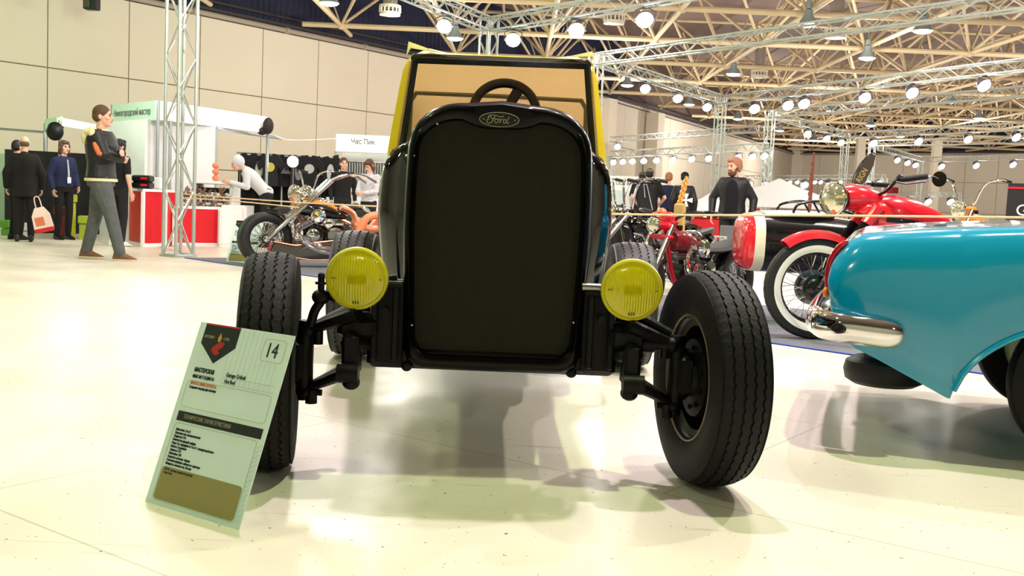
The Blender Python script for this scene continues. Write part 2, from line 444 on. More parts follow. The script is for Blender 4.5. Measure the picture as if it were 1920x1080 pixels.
for i, (q, lb) in enumerate(((R2[0], 'left'), (R2[1], 'right'))): column('slim truss post at the %s end of the low truss above the tents' % lb, (q.x, q.y, 0), h=3.5)
for i, (q, lb) in enumerate(((R3[0], 'left'), (R3[1], 'right'))): column('slim truss post at the %s end of the low truss behind the red tank' % lb, (q.x, q.y, 0), h=2.5)

# ------------------------------------------------------------------ lamps
LENS = lampmat('lamp_lens', (.93, .95, 1.0), 26.0)
HOUSE = mat('lamp_housing', (90, 90, 96), .4, .5)
def flood_mesh():
    h, l, y = MB(RX(125)), MB(RX(125)), MB()                     # head tilts down and forwards (-Y)
    h.lathe([(0, -.22), (.07, -.22), (.1, -.16), (.15, -.03), (.155, .0), (.145, .0)], 18)
    l.lathe([(.145, 0), (.12, .022), (.07, .036), (0, .04)], 18)
    y.tube([(-.17, 0, -.02), (-.17, 0, .15), (-.06, 0, .2), (.06, 0, .2), (.17, 0, .15), (.17, 0, -.02)], .012, 6); y.box((0, 0, .215), (.06, .06, .05))
    return h, l, y
fp = thing('floodlight', 'x', 'floodlight', (0, 0, 0))
_h, _l, _y = flood_mesh(); _h.build('housing', HOUSE, fp); _l.build('lens', LENS, fp); _y.build('yoke', HOUSE, fp)
ORD = ['first', 'second', 'third', 'fourth', 'fifth', 'sixth', 'seventh', 'eighth', 'ninth', 'tenth', 'eleventh', 'twelfth']
_used = False
def floods(desc, group, xs, line, size=1.0, kind='bright white floodlight', drop=0.0):
    """lamps hang under the truss that runs along line; xs are their places in the picture from left to right"""
    global _used
    A, B = V(line[0]), V(line[1]); n = len(xs)
    for i, px in enumerate(xs):
        o = fp if not _used else copy_tree(fp); _used = True
        lo, hi = -.5, 1.5
        f = lambda t: proj(A.lerp(B, t)-V((0, 0, .36)))[0]-px
        if f(lo) > f(hi): lo, hi = hi, lo
        for _ in range(50):
            m_ = (lo+hi)/2
            if f(m_) < 0: lo = m_
            else: hi = m_
        q = A.lerp(B, lo); k_ = size*(1.0+max(0, q.y-25)*.006)  # far lamps grow with distance, their glare put into the size
        o.location = (q.x, q.y, q.z-.135-.235*k_-drop); o.scale = (k_,)*3
        o.rotation_euler = (0, 0, math.atan2(.45*q.x-q.x, q.y)*-1)
        tag(o, '%s, %s from left on the %s' % (kind, ORD[i], desc) if n > 1 else '%s, the only one on the %s' % (kind, desc), 'floodlight', group)
G1 = 'floodlights on the trusses'; G2 = 'floodlights on the low trusses'
floods('truss left of the centre column', G1, [833], (C0+V((0, 0, TR)), J1))
floods('truss rising right above the black car', G1, [962, 1081, 1209], (J1, E3), 1.05)
floods('truss right of the windscreen corner', G1, [1210, 1271, 1326], (J4, J3), .95)
floods('truss above the bearded man', G1, [1415, 1478, 1508, 1622, 1711, 1846], (J3, E5), 1.1)
floods('thin truss against the back wall', G1, [1158], (J7, E7), 1.0)
floods('low truss along the back wall', G2, [1150, 1168, 1186, 1207, 1231, 1262, 1297, 1329, 1384, 1411, 1433], R1, .85)
floods('low truss above white tents', G2, [1405, 1434, 1466, 1509, 1555], R2, 1.5)
floods('low truss above white tents', 'small floodlights above the tents', [1481, 1495, 1528, 1539, 1576, 1605, 1628, 1649], R2, .8, 'small floodlight', 0)
floods('short truss by the feather flag', G1, [1514, 1550, 1577], (J6, J11), .95)
floods('truss above the mirror', G1, [1638, 1723, 1816, 1906], (J11, E12), 1.1)
floods('short truss at the right wall', G1, [1683, 1702, 1717], (atZ(1650, 277, TR), J10), 1)
floods('long truss at the right wall', G1, [1766, 1831, 1900], (J10, E10), 1.1)
floods('low truss behind the red tank', G2, [1655, 1703, 1741, 1783], R3, 1.3)
# high bay lamps under the frame
HB = lampmat('highbay_glow', (.9, .97, 1.0), 9.0); SHADE = mat('highbay_shade', (120, 130, 130), .5)
hp = thing('high_bay_lamp', 'x', 'ceiling lamp')
b = MB(); b.lathe([(.05, .5), (.13, .46), (.14, .3), (.3, .06), (.34, 0), (.32, 0)], 20); b.build('shade', SHADE, hp)
b = MB(); b.lathe([(.32, 0), (.26, -.05), (.12, -.09), (0, -.1)], 20); b.build('lamp_glass', HB, hp)
b = MB(); b.cyl((0, 0, .5), (0, 0, 1.3), .012, n=6); b.cyl((0, 0, .5), (0, 0, .7), .1, n=12); b.build('hanger', SHADE, hp)
LAMPS = [((617, 6), 'topmost left, above the panelled wall'), ((853, 72), 'just left of the column above the black car'), ((1176, 160), 'right of the windscreen corner, below the long truss'),
         ((1375, 139), 'above the bearded man, right of the truss with three lamps'), ((1292, 196), 'left of the column behind the bearded man'), ((1383, 223), 'right of the column behind the bearded man'),
         ((1515, 46), 'on the long truss at top right'), ((1626, 109), 'right of the round air diffuser at top right'), ((1730, 58), 'alone at top right between two long trusses'), ((1560, 209), 'above the short truss with three lamps'),
         ((1782, 191), 'below the brightest lamp at the right edge'), ((1632, 235), 'above the truss over the feather flag'), ((1836, 222), 'at the right edge above the four lamp truss'), ((1462, 245), 'beside the rusty flag pole top'), ((1526, 263), 'at the tip of the rusty flag pole'), ((1688, 256), 'above the distant truss without lamps')]
for i, ((px, py), d) in enumerate(LAMPS):
    o = hp if i == 0 else copy_tree(hp); o.location = atZ(px, py, 7.0 if i else 7.05)
    tag(o, 'glowing high bay ceiling lamp, ' + d, 'ceiling lamp', 'high bay lamps')
KEYS = [(1.75, 3.6), (.4, 5.6), (4.9, 7.5), (3.2, 9.7), (-4.6, 6.8), (-4.2, 1.6), (-3.5, 11), (7.5, 12), (-9, -5), (8, -6)]  # lamps out of view, added to put bright streaks in the car paint
KD = ['right above the wheel of the black car', 'over the hood of the black car', 'over the front of the orange motorcycle', 'over the low red framed motorcycle', 'over the empty floor left of the car', 'over the floor left of the board', 'over the orange seated chopper', 'over the far right motorcycles', 'behind the viewer on the left', 'behind the viewer on the right']
for (x, y), d in zip(KEYS, KD):
    o = copy_tree(hp); o.location = (x, y, 6.85); tag(o, 'unseen high bay lamp added for reflections, ' + d, 'ceiling lamp', 'high bay lamps')
# round air diffusers
vp = thing('air_diffuser', 'x', 'air vent'); VM = mat('vent_metal', (196, 186, 170), .5)
b = MB(); b.lathe([(.26, .0), (.36, .02), (.36, .12), (.3, .14)], 24); b.lathe([(.0, .01), (.25, .01)], 24); b.build('rim', VM, vp)
b = MB()
for i in range(16): b.box((.36*math.cos(i*PI/8), .36*math.sin(i*PI/8), .2), (.05, .05, .16), None)
b.lathe([(.36, .26), (.38, .27), (.38, .36), (.3, .37)], 24); b.build('slotted_ring', VM, vp)
b = MB(); b.cyl((0, 0, .2), (0, 0, 1.6), .25, n=20); b.build('duct', mat('duct_metal', (140, 130, 120), .6), vp)
for i, (px, py, d) in enumerate(((731, 30, 'leftmost, in front of the blue cladding'), (1151, 46, 'above the windscreen, right of centre'), (1423, 147, 'above the bearded man'), (1566, 73, 'at top right under the long truss'))):
    o = vp if i == 0 else copy_tree(vp); o.location = atZ(px, py, 7.1); tag(o, 'round slotted air diffuser hanging from the roof, ' + d, 'air vent', 'round air diffusers')
# speaker hung high on the left wall
sp = thing('hanging_loudspeaker', 'black loudspeaker hung high on the left wall at the top edge', 'loudspeaker', atY(172, 8, 32.5))
b = MB(); b.rbox((0, 0, .3), (.42, .34, .95), .03); b.build('cabinet', BLACK, sp)
b = MB(); b.rbox((-.08, -.19, .3), (.2, .03, .85), .01); b.build('grille', mat('speaker_grille', (60, 60, 40), .7), sp)
b = MB(); b.tube([(0, 0, .75), (0, .0, 1.6)], .03, 6); b.build('bracket', BLACK, sp)
# ------------------------------------------------------------------ tyres and wheels (axis = local X)
def tyre_mb(R, W, rim, n=180, grooves=(-.27, -.09, .09, .27), depth=.006, zig=.004, zn=60, ribs=True, m=None, shoulder=True):
    h = R-rim
    prof = [(-.36, rim-.004), (-.43, rim+.10*h), (-.485, rim+.32*h), (-.5, rim+.55*h), (-.485, rim+.74*h), (-.455, rim+.88*h), (-.42, R-.022)]
    prof = [(x*W, r, 0) for x, r in prof]
    crown = lambda x: R-.014*(abs(x)/(.4*W))**2
    tread = [(-.39*W, 0)]
    for g in grooves:
        for dx, d in ((-.022, 0), (-.016, depth), (.016, depth), (.022, 0)): tread.append((g*W+dx*W, d))
    tread.append((.39*W, 0))
    mid = [(x, crown(x)-d, 1) for x, d in tread]
    full = prof+mid+[(-x, r, 0) for x, r, _ in prof[::-1]]
    vs = []; fs = []; L = len(full)
    for i in range(n):
        a = 2*PI*i/n; tri = abs(((i*zn/n) % 1)*2-1)*2-1; nt_ = 1 if (i % 3) else 0
        for k_, (x, r, t) in enumerate(full):
            xx = x+(zig*tri if t and 6 < k_ < L-7 and abs(x) < .385*W else 0)
            rr = r
            if shoulder and abs(abs(x)-.39*W) < .002*W and t and not nt_: rr -= .004
            vs.append((xx, rr*math.cos(a), rr*math.sin(a)))
    for i in range(n):
        j = (i+1) % n
        for k_ in range(L-1): fs.append((i*L+k_, i*L+k_+1, j*L+k_+1, j*L+k_))
    return MB(m).add(vs, fs)
AX = Matrix.Rotation(PI/2, 4, 'Y')                              # turns the lathe axis Z into X

# ------------------------------------------------------------------ hot rod
CAR = thing('hot_rod_car', 'black vintage roadster hot rod with yellow soft top facing the viewer on the beige floor', 'car', (-.058, 3.45, 0), 1.4)
def outline(hw, zb, zt, n=96, rt=.17, rb=.055, taper=.94, crown=.012):
    """rounded radiator outline: starts at bottom centre, runs clockwise seen from the front"""
    pts = []; H = zt-zb
    def hwz(z): q = (z-zb)/H; return hw*(taper+(1-taper)*min(1, q/.5)) if q < .5 else hw*(1-.05*((q-.5)/.5)**2)
    k_ = 14
    pts.append((0, zb)); wb = hwz(zb)
    for i in range(k_+1): a = -PI/2+PI/2*i/k_; pts.append((wb-rb+rb*math.cos(a), zb+rb+rb*math.sin(a)))
    for i in range(1, 12): z = zb+rb+(zt-rt-zb-rb)*i/12; pts.append((hwz(z), z))
    ws = hwz(zt-rt); rx = min(ws*.62, rt*1.25)
    for i in range(k_+1):
        a = PI/2*i/k_; pts.append((ws-rx+rx*math.cos(a)**.9 if math.cos(a) > 1e-6 else ws-rx, zt-crown-rt*1.0+(rt)*math.sin(a)**.9 if a > 0 else zt-crown-rt))
    pts.append((0, zt))
    pts2 = pts+[(-x, z) for x, z in pts[-2:0:-1]]
    P_ = pts2+[pts2[0]]; ds = [0]
    for a, b in zip(P_[:-1], P_[1:]): ds.append(ds[-1]+math.hypot(b[0]-a[0], b[1]-a[1]))
    out = []; j = 0
    for i in range(n):
        t = ds[-1]*i/n
        while ds[j+1] < t: j += 1
        f = (t-ds[j])/max(1e-9, ds[j+1]-ds[j]); out.append((P_[j][0]+(P_[j+1][0]-P_[j][0])*f, P_[j][1]+(P_[j+1][1]-P_[j][1])*f))
    return out
def loop_at(o, y): return [V((x, y, z)) for x, z in o]
out = outline(.311, .352, 1.252)
inner = outline(.281, .398, 1.208, rt=.12, rb=.06, crown=.02)
def dip(o, amt): return [(x, z-amt*max(0, 1-(x/.13)**2) if z > 1.1 else z) for x, z in o]
inner = dip(inner, .042); mid = dip(outline(.300, .368, 1.238, rt=.155), .0)
small = dip(outline(.276, .403, 1.203, rt=.118, rb=.058, crown=.02), .042)
sh = MB()
sh.loft([loop_at(small, .03), loop_at(inner, .004), loop_at(inner, -.004), loop_at([(a[0]*.5+b[0]*.5, a[1]*.5+b[1]*.5) for a, b in zip(inner, mid)], -.014), loop_at(mid, -.010), loop_at(out, .014), loop_at(out, .15)], cap=False)
SHELLM = mat('black_shell_paint', (2, 2, 3), .3, coat=.12, spec=.15)
shell = sh.build('radiator_shell', SHELLM, CAR, smooth=50, weld=True); tag(shell, 'black painted radiator shell')
def mesh_material():
    m = bpy.data.materials.new('radiator_mesh'); m.use_nodes = True; nt = m.node_tree; p = nt.nodes['Principled BSDF']
    tc = nt.nodes.new('ShaderNodeTexCoord'); L = nt.links.new
    sx = nt.nodes.new('ShaderNodeSeparateXYZ'); L(tc.outputs['Object'], sx.inputs[0])
    def saw(o, f):
        a = nt.nodes.new('ShaderNodeMath'); a.operation = 'MULTIPLY'; a.inputs[1].default_value = f; L(o, a.inputs[0])
        b = nt.nodes.new('ShaderNodeMath'); b.operation = 'PINGPONG'; b.inputs[1].default_value = .5; L(a.outputs[0], b.inputs[0]); return b.outputs[0]
    mx = nt.nodes.new('ShaderNodeMath'); mx.operation = 'MINIMUM'; L(saw(sx.outputs['X'], 170), mx.inputs[0]); L(saw(sx.outputs['Z'], 170), mx.inputs[1])
    r = nt.nodes.new('ShaderNodeValToRGB'); r.color_ramp.elements[0].position = .08; r.color_ramp.elements[1].position = .2
    r.color_ramp.elements[0].color = (*lin((40, 41, 26)), 1); r.color_ramp.elements[1].color = (*lin((10, 11, 6)), 1)
    L(mx.outputs[0], r.inputs[0]); L(r.outputs[0], p.inputs['Base Color']); p.inputs['Roughness'].default_value = .7; p.inputs['Specular IOR Level'].default_value = .2
    bp = nt.nodes.new('ShaderNodeBump'); bp.inputs['Strength'].default_value = .3; bp.inputs['Distance'].default_value = .002; bp.invert = True
    L(mx.outputs[0], bp.inputs['Height']); L(bp.outputs[0], p.inputs['Normal']); return m
g = MB(); lp = loop_at(small, .028); c0 = V((0, .028, .8)); g.add([c0]+lp, [(0, i+1, (i+1) % len(lp)+1) for i in range(len(lp))])
grl = g.build('radiator_mesh', mesh_material(), CAR, smooth=0); tag(grl, 'dark fine woven radiator mesh')
# small bright screws on the shell edge
SCREW = mat('screw_head', (205, 205, 200), .25, .9)
for x, z in ((-.283, 1.06), (.289, 1.05), (-.27, .50), (.268, .53), (-.21, 1.166), (-.02, .383)):
    b = MB(); b.ball((x, -.008, z), .0045, 8, 6); b.build('screw', SCREW, shell)
for x in (-.285, .272):
    b = MB(); b.cyl((x, .03, .36), (x, .07, .36), .021, n=16); b.ball((x, .03, .357), .02, 14, 8); b.build('lower_bolt', DARKSTEEL, shell)
# oval badge
BADGE = mat('badge_field', (16, 17, 18), .35); LETTER = mat('badge_line', (178, 182, 150), .35, .6)
def oval(a, b, n=48): return [(a*math.cos(2*PI*i/n), b*math.sin(2*PI*i/n)) for i in range(n)]
BM = T(-.008, -.0155, 1.188) @ RX(90)
b = MB(BM); b.prism(oval(.066, .0245), .003, T(0, 0, -.001)); bad = b.build('oval_badge', BADGE, shell); tag(bad, 'oval script badge')
b = MB(BM); b.tube([(x, y, .0035) for x, y in oval(.0645, .0232)], .0011, 6, closed=True)
for x in (-.051, .051): b.ball((x, .0, .003), .0022, 8, 6)
def stroke(pts, r=.00115): b.tube([V((x*.001, y*.001, .0036)) for x, y, *_ in [tuple(p) for p in spline([(x, y, 0) for x, y in pts], 8)]], r, 6)
# handwritten word: capital with sweeping bar, then o r d joined up
stroke([(-38, 3), (-33, 12), (-22, 14), (-8, 12), (2, 9), (10, 10), (14, 13)])
stroke([(-33, 4), (-36, 8), (-31, 11), (-26, 7), (-30, 4)])
stroke([(-14, 12), (-19, 3), (-24, -8), (-32, -13), (-40, -10), (-40, -3), (-35, 0)], .0014)
stroke([(-25, 1), (-17, 3), (-11, 2)])
stroke([(-8, 2), (-14, -2), (-15, -9), (-9, -11), (-4, -6), (-5, 1), (-9, 2), (-3, 0), (2, 2)])
stroke([(2, 3), (3, -3), (1, -11), (4, -4), (8, 1), (11, 2), (13, 0)])
stroke([(22, 1), (16, 0), (13, -6), (15, -11), (20, -9), (25, -1)])
stroke([(33, 10), (30, 5), (25, -3), (24, -9), (28, -11), (33, -7)])
b.build('badge_script', LETTER, bad)

# chassis
fr_ = MB()
for s in (-1, 1):
    fr_.rbox((s*.352, .06, .50), (.115, .09, .29), .012); fr_.rbox((s*.352, 1.5, .47), (.07, 2.9, .12), .01)
fr_.rbox((0, .07, .385), (.84, .10, .075), .015)
for s in (-1, 1):
    fr_.rbox((s*.395, .0, .50), (.02, .03, .25), .005); fr_.rbox((s*.325, .0, .50), (.02, .03, .25), .005)
    fr_.rbox((s*.36, .02, .632), (.12, .10, .022), .006); fr_.cyl((s*.36, -.02, .545), (s*.36, .02, .545), .012, n=12)
fr_.cyl((0, .3, .42), (0, 2.4, .40), .07, n=14); fr_.rbox((0, .85, .55), (.38, .75, .42), .05); fr_.rbox((0, 2.5, .40), (.3, .3, .26), .05); fr_.cyl((-.7, 2.5, .36), (.7, 2.5, .36), .045, n=14)
tag(fr_.build('chassis_frame', DARKSTEEL, CAR), 'black steel chassis frame with crossmember')
# independent front suspension
def arm(mb, a, b, ra, rb): mb.tube([V(a), V(a).lerp(V(b), .5), V(b)], [ra, (ra+rb)/2, rb], 10, flat=(1, .75))
for s in (-1, 1):
    u = MB(); arm(u, (s*.44, .10, .545), (s*.615, .0, .468), .045, .022); arm(u, (s*.44, -.06, .535), (s*.615, .0, .468), .035, .022)
    u.ball((s*.615, 0, .468), (.034, .034, .03), 14, 8); u.cyl((s*.577, -.02, .425), (s*.577, -.02, .47), .017, n=10)
    u.rbox((s*.45, .02, .485), (.13, .13, .10), .03); u.ball((s*.455, .0, .43), (.055, .06, .03), 12, 8)
    u.build('upper_control_arm', DARKSTEEL, CAR)
    l = MB(); arm(l, (s*.465, .1, .345), (s*.62, .0, .268), .028, .02); arm(l, (s*.465, -.07, .345), (s*.62, 0, .268), .03, .02)
    l.ball((s*.615, 0, .262), (.036, .036, .024), 14, 8); l.cyl((s*.595, -.015, .225), (s*.595, -.015, .27), .02, n=12); l.cyl((s*.56, -.015, .262), (s*.62, -.015, .262), .011, n=8)
    l.cyl((s*.43, -.10, .345), (s*.50, -.10, .345), .032, n=14); l.ball((s*.455, -.09, .315), (.03, .03, .026), 12, 8); l.rbox((s*.462, -.03, .40), (.055, .12, .15), .015)
    l.cyl((s*.462, -.03, .36), (s*.462, 0, .46), .03, n=12)
    l.build('lower_control_arm', DARKSTEEL, CAR)
    k_ = MB(); k_.tube([(s*.618, 0, .235), (s*.628, 0, .36), (s*.618, 0, .50)], [.026, .034, .026], 12); k_.rbox((s*.65, .0, .37), (.06, .11, .15), .02); k_.cyl((s*.62, 0, .37), (s*.735, .0, .36), .035, n=14)
    k_.build('steering_knuckle', DARKSTEEL, CAR)
    if s < 0:
        t_ = MB(); t_.tube(spline([(-.60, -.04, .49), (-.585, -.05, .54), (-.565, -.05, .575), (-.572, -.05, .60)], 5), .016, 10); t_.ball((-.567, -.05, .585), (.03, .03, .026), 14, 8)
        t_.cyl((-.567, -.05, .60), (-.567, -.05, .65), .011, n=8); t_.ball((-.567, -.05, .655), .012, 8, 6); t_.cyl((-.567, -.05, .627), (-.567, -.05, .635), .02, n=8)
        t_.cyl((-.567, -.05, .592), (-.36, .05, .60), .014, n=10); t_.ball((-.528, -.03, .592), .023, 12, 8)
        t_.build('tie_rod', DARKSTEEL, CAR)
    else:
        t_ = MB(); t_.cyl((.40, .0, .468), (.60, -.02, .47), .021, n=14); t_.cyl((.50, -.01, .468), (.54, -.01, .468), .028, n=14); t_.ball((.60, -.02, .47), .026, 12, 8)
        t_.tube([(.40, .06, .60), (.60, .02, .50)], .019, 10); t_.build('tie_rod', DARKSTEEL, CAR)
        b = MB(); b.cyl((.29, -.02, .652), (.37, -.02, .652), .013, n=12); b.build('stub_bar', STEEL, CAR)
# wheels
RIM = mat('dark_rim', (26, 24, 21), .35, .5, noise=(9, .3))
GOLD = mat('worn_rim_edge', (120, 106, 78), .4, .7)
def car_wheel(name, x, y, R, W, rim, steer, drum=True, n=180, sgn=1, tyre_m=RUBBER):
    M_ = T(x, y, R) @ RZ(steer)
    d = MB(M_ @ AX)                                             # inside of the rim: deep stepped well
    w = W*.40
    prof = [(rim+.012, -w), (rim, -w+.006), (rim-.008, -w+.02), (rim-.03, -w+.028), (rim-.032, w-.028), (rim-.008, w-.02), (rim, w-.006), (rim+.012, w)]
    d.lathe(prof, 64)
    d.lathe([(rim-.031, sgn*.02), (rim-.06, sgn*.045), (.09, sgn*.03), (.075, sgn*.055), (0, sgn*.06)], 48)
    wh = d.build('wheel', RIM, CAR)
    t_ = tyre_mb(R, W, rim, n=n, m=M_); t_.build('tyre', tyre_m, wh)
    e = MB(M_)
    for sd in (-1, 1): e.tube([(sd*w, (rim+.006)*math.cos(2*PI*i/64), (rim+.006)*math.sin(2*PI*i/64)) for i in range(64)], .005, 6, closed=True)
    e.build('rim_edge', GOLD, wh)
    if drum:
        q = MB(M_ @ AX); q.lathe([(0, -sgn*.075), (.06, -sgn*.075), (.065, -sgn*.06), (.13, -sgn*.055), (.135, -sgn*.0), (.0, 0)], 40)
        for i in range(10): q.cyl((.1*math.cos(i*PI/5), .1*math.sin(i*PI/5), -sgn*.05), (.1*math.cos(i*PI/5), .1*math.sin(i*PI/5), -sgn*.066), .008, n=8)
        q.build('brake_drum', DARKSTEEL, wh)
    return wh
car_wheel('wheel', -.737, 0, .362, .182, .205, 8.5, sgn=-1)
car_wheel('wheel', .731, 0, .362, .182, .205, 8.5, sgn=1)
LITRUB = mat('lit_tyre_rubber', (48, 48, 48), .5, noise=(10, .25), bump=(90, .2))  # light on the rear tyres put into a paler rubber colour
car_wheel('wheel', -.775, 2.5, .36, .25, .2, 0, sgn=-1, n=120, tyre_m=LITRUB)
car_wheel('wheel', .795, 2.5, .36, .25, .2, 0, sgn=1, n=120, tyre_m=LITRUB)
# headlights
def lens_material():
    m = bpy.data.materials.new('yellow_lens'); m.use_nodes = True; nt = m.node_tree; p = nt.nodes['Principled BSDF']
    L = nt.links.new; tc = nt.nodes.new('ShaderNodeTexCoord'); sx = nt.nodes.new('ShaderNodeSeparateXYZ'); L(tc.outputs['Object'], sx.inputs[0])
    p.inputs['Base Color'].default_value = (*lin((240, 232, 20)), 1); p.inputs['Roughness'].default_value = .12
    p.inputs['Transmission Weight'].default_value = .3; p.inputs['Coat Weight'].default_value = .6; p.inputs['IOR'].default_value = 1.35
    return m
LENSY = lens_material(); RIMY = mat('yellow_lens_rim', (196, 190, 24), .35, spec=.5)
REFL = mat('headlight_reflector', (236, 228, 150), .18, .9)
for s in (-1, 1):
    HM = T(s*.4495, -.06, .652) @ RX(90) @ RZ(0)
    b = MB(HM); b.lathe([(.098, .0), (.1, -.02), (.09, -.06), (.06, -.10), (.02, -.125), (0, -.127)], 40); b.cyl((0, -.08, -.05), (0, -.15, -.05), .012, n=10)
    hl = b.build('headlight', BLACK, CAR); tag(hl, 'round headlight with yellow fluted glass')
    b = MB(HM); b.lathe([(.092, -.004), (.075, -.045), (.045, -.07), (.015, -.08), (0, -.08)], 40); b.build('reflector', REFL, hl)
    b = MB(HM); b.lathe([(.089, .012), (.094, .016), (.1, .012), (.103, .0), (.1, -.012), (.092, -.01)], 48); b.build('lens_rim', RIMY, hl)
    b = MB(HM); N_ = 64; R_ = .09                               # fluted dome: vertical ribs in the glass
    vs = []; fs = []; idx = {}
    nxg, nyg = 120, 30
    for i in range(nxg+1):
        for j in range(nyg+1):
            x = -R_+2*R_*i/nxg; ymax = math.sqrt(max(0, R_*R_-x*x)); y = -ymax+2*ymax*j/nyg
            rr = (x*x+y*y)/(R_*R_); z = .012+.016*(1-rr)
            fl_ = (abs(((i/6) % 1)*2-1)) ; band = 1 if abs(y) < .075 else .3
            if abs(y) < .012 and abs(x) < .03: fl_ = abs(((i/2) % 1)*2-1)*1.3
            z += .0022*fl_*band*(1-rr**4)
            vs.append((x, y, z))
    for i in range(nxg):
        for j in range(nyg): a = i*(nyg+1)+j; fs.append((a, a+nyg+1, a+nyg+2, a+1))
    b.add(vs, fs); 
    ln = b.build('lens', LENSY, hl, smooth=25, weld=True)
    b = MB(HM)
    for dx in (-.008, 0, .008): b.box((dx, -.078, .021), (.003, .010, .004))
    for dx in (-.078, .078, -.07): b.ball((dx, 0, .022), .0025, 8, 6)
    b.build('lens_mark', mat('lens_mark', (40, 50, 10), .5), ln)
    b = MB(HM); b.ball((0, 0, -.045), (.012, .012, .02), 12, 8); b.build('bulb', mat('bulb_glass', (240, 235, 190), .2), hl)
    b = MB(); b.tube([(s*.4495, .02, .60), (s*.42, .03, .63), (s*.33, .05, .645)], .017, 10); b.build('headlight_bracket', DARKSTEEL, CAR)

# bodywork
def sec(hw, zb, zt, rt, y, n=96): return loop_at(outline(hw, zb, zt, n, rt=rt, rb=.06, taper=.93), y)
hood = MB(); hood.loft([sec(.302, .40, 1.243, .165, .15), sec(.345, .42, 1.245, .17, .55), sec(.41, .44, 1.24, .18, 1.05), sec(.455, .45, 1.232, .18, 1.36)], cap=False)
tag(hood.build('hood', mat('smoked_mirror_paint', (120, 120, 124), .07, 1.0, coat=.5), CAR, smooth=60, weld=True), 'mirror dark hood narrowing to the radiator')
cw = MB(); cw.loft([sec(.455, .45, 1.225, .18, 1.37), sec(.50, .45, 1.222, .19, 1.375), sec(.538, .44, 1.216, .20, 1.41), sec(.556, .43, 1.205, .21, 1.50), sec(.562, .42, 1.19, .22, 1.75), sec(.56, .42, 1.17, .22, 1.86)], cap=True)
tag(cw.build('cowl', mat('dark_mirror_paint', (84, 86, 88), .06, 1.0, coat=.5), CAR, smooth=60), 'dark mirror finish cowl bulging out behind the hood')
def usec(hw, zt, y, th=.04, zb=.42):
    o = [(-hw*.93, zb), (-hw, zb+.25), (-hw, zt-.06), (-hw+.03, zt), (-hw+.06, zt-.01), (-hw+.07, zt-.08), (-hw+.07, zb+.08), (hw-.07, zb+.08), (hw-.07, zt-.08), (hw-.06, zt-.01), (hw-.03, zt), (hw, zt-.06), (hw, zb+.25), (hw*.93, zb)]
    return [V((x, y, z)) for x, z in o]
tub = MB(); tub.loft([usec(.558, 1.16, 1.84), usec(.565, 1.15, 2.3), usec(.58, 1.14, 2.8), usec(.56, 1.12, 3.2), usec(.44, 1.05, 3.42, zb=.5)])
tag(tub.build('body_tub', GLOSSBLACK, CAR, smooth=50), 'gloss black open body tub')
st = MB(); st.rbox((0, 2.72, .78), (.92, .5, .16), .05); st.rbox((0, 2.98, 1.0), (.92, .14, .5), .05, T(0, 0, 0)); st.build('bench_seat', mat('black_leather', (26, 22, 20), .5, bump=(50, .2)), CAR)

ex = MB()
for s in (-1, 1): ex.tube(spline([(s*.2, .7, .62), (s*.33, .75, .55), (s*.38, 1.1, .45), (s*.4, 2.2, .38)], 5), .03, 10)
ex.build('exhaust_pipe', CHROME, CAR)
# windscreen
yw = 1.80
corners = [(-.478, 1.17), (-.4275, 1.608), (.4275, 1.618), (.478, 1.17)]
fw = MB(); WF = mat('windscreen_frame', (22, 24, 22), .4)
def bar(a, b, w, t=.03): 
    fw.tube([V((a[0], yw, a[1])), V((b[0], yw, b[1]))], w/2*1.25, 4, flat=(1, .9))
bar(corners[0], corners[1], .030); bar(corners[1], corners[2], .044); bar(corners[3], corners[2], .030); bar(corners[0], corners[3], .04)
for c in corners[1:3]: fw.ball((c[0], yw, c[1]), .024, 10, 8)
wf = fw.build('windscreen_frame', WF, CAR); tag(wf, 'thin black windscreen frame')
gl = MB(); gl.add([V((x, yw, z)) for x, z in corners], [(0, 1, 2, 3)])
GLASSP = mat('windscreen_glass', (250, 250, 245), 0.0, trans=1.0, ior=1.02, spec=.15)
gl.build('windscreen_glass', GLASSP, wf, smooth=0)
# steering wheel
sw = MB(T(.03, 2.10, 1.395) @ RX(-22) @ RX(90))
sw.tube([(.166*math.cos(2*PI*i/64), 0.164*math.sin(2*PI*i/64), 0) for i in range(64)], .025, 12, closed=True)
for a in (62, 182, 302):
    c_, s_ = math.cos(math.radians(a)), math.sin(math.radians(a)); sw.tube([(.03*c_, .03*s_, -.02), (.165*c_, .165*s_, 0)], [.026, .03], 8, flat=(1, .35))
sw.lathe([(0, .0), (.045, .0), (.05, -.02), (.03, -.04), (0, -.04)], 24)
tag(sw.build('steering_wheel', mat('dark_leather_rim', (28, 26, 34), .4), CAR), 'thick dark steering wheel rim seen over the hood')
b = MB(); b.cyl((.03, 2.11, 1.39), (.03, 1.6, 1.12), .02, n=10); b.build('steering_column', BLACK, CAR)
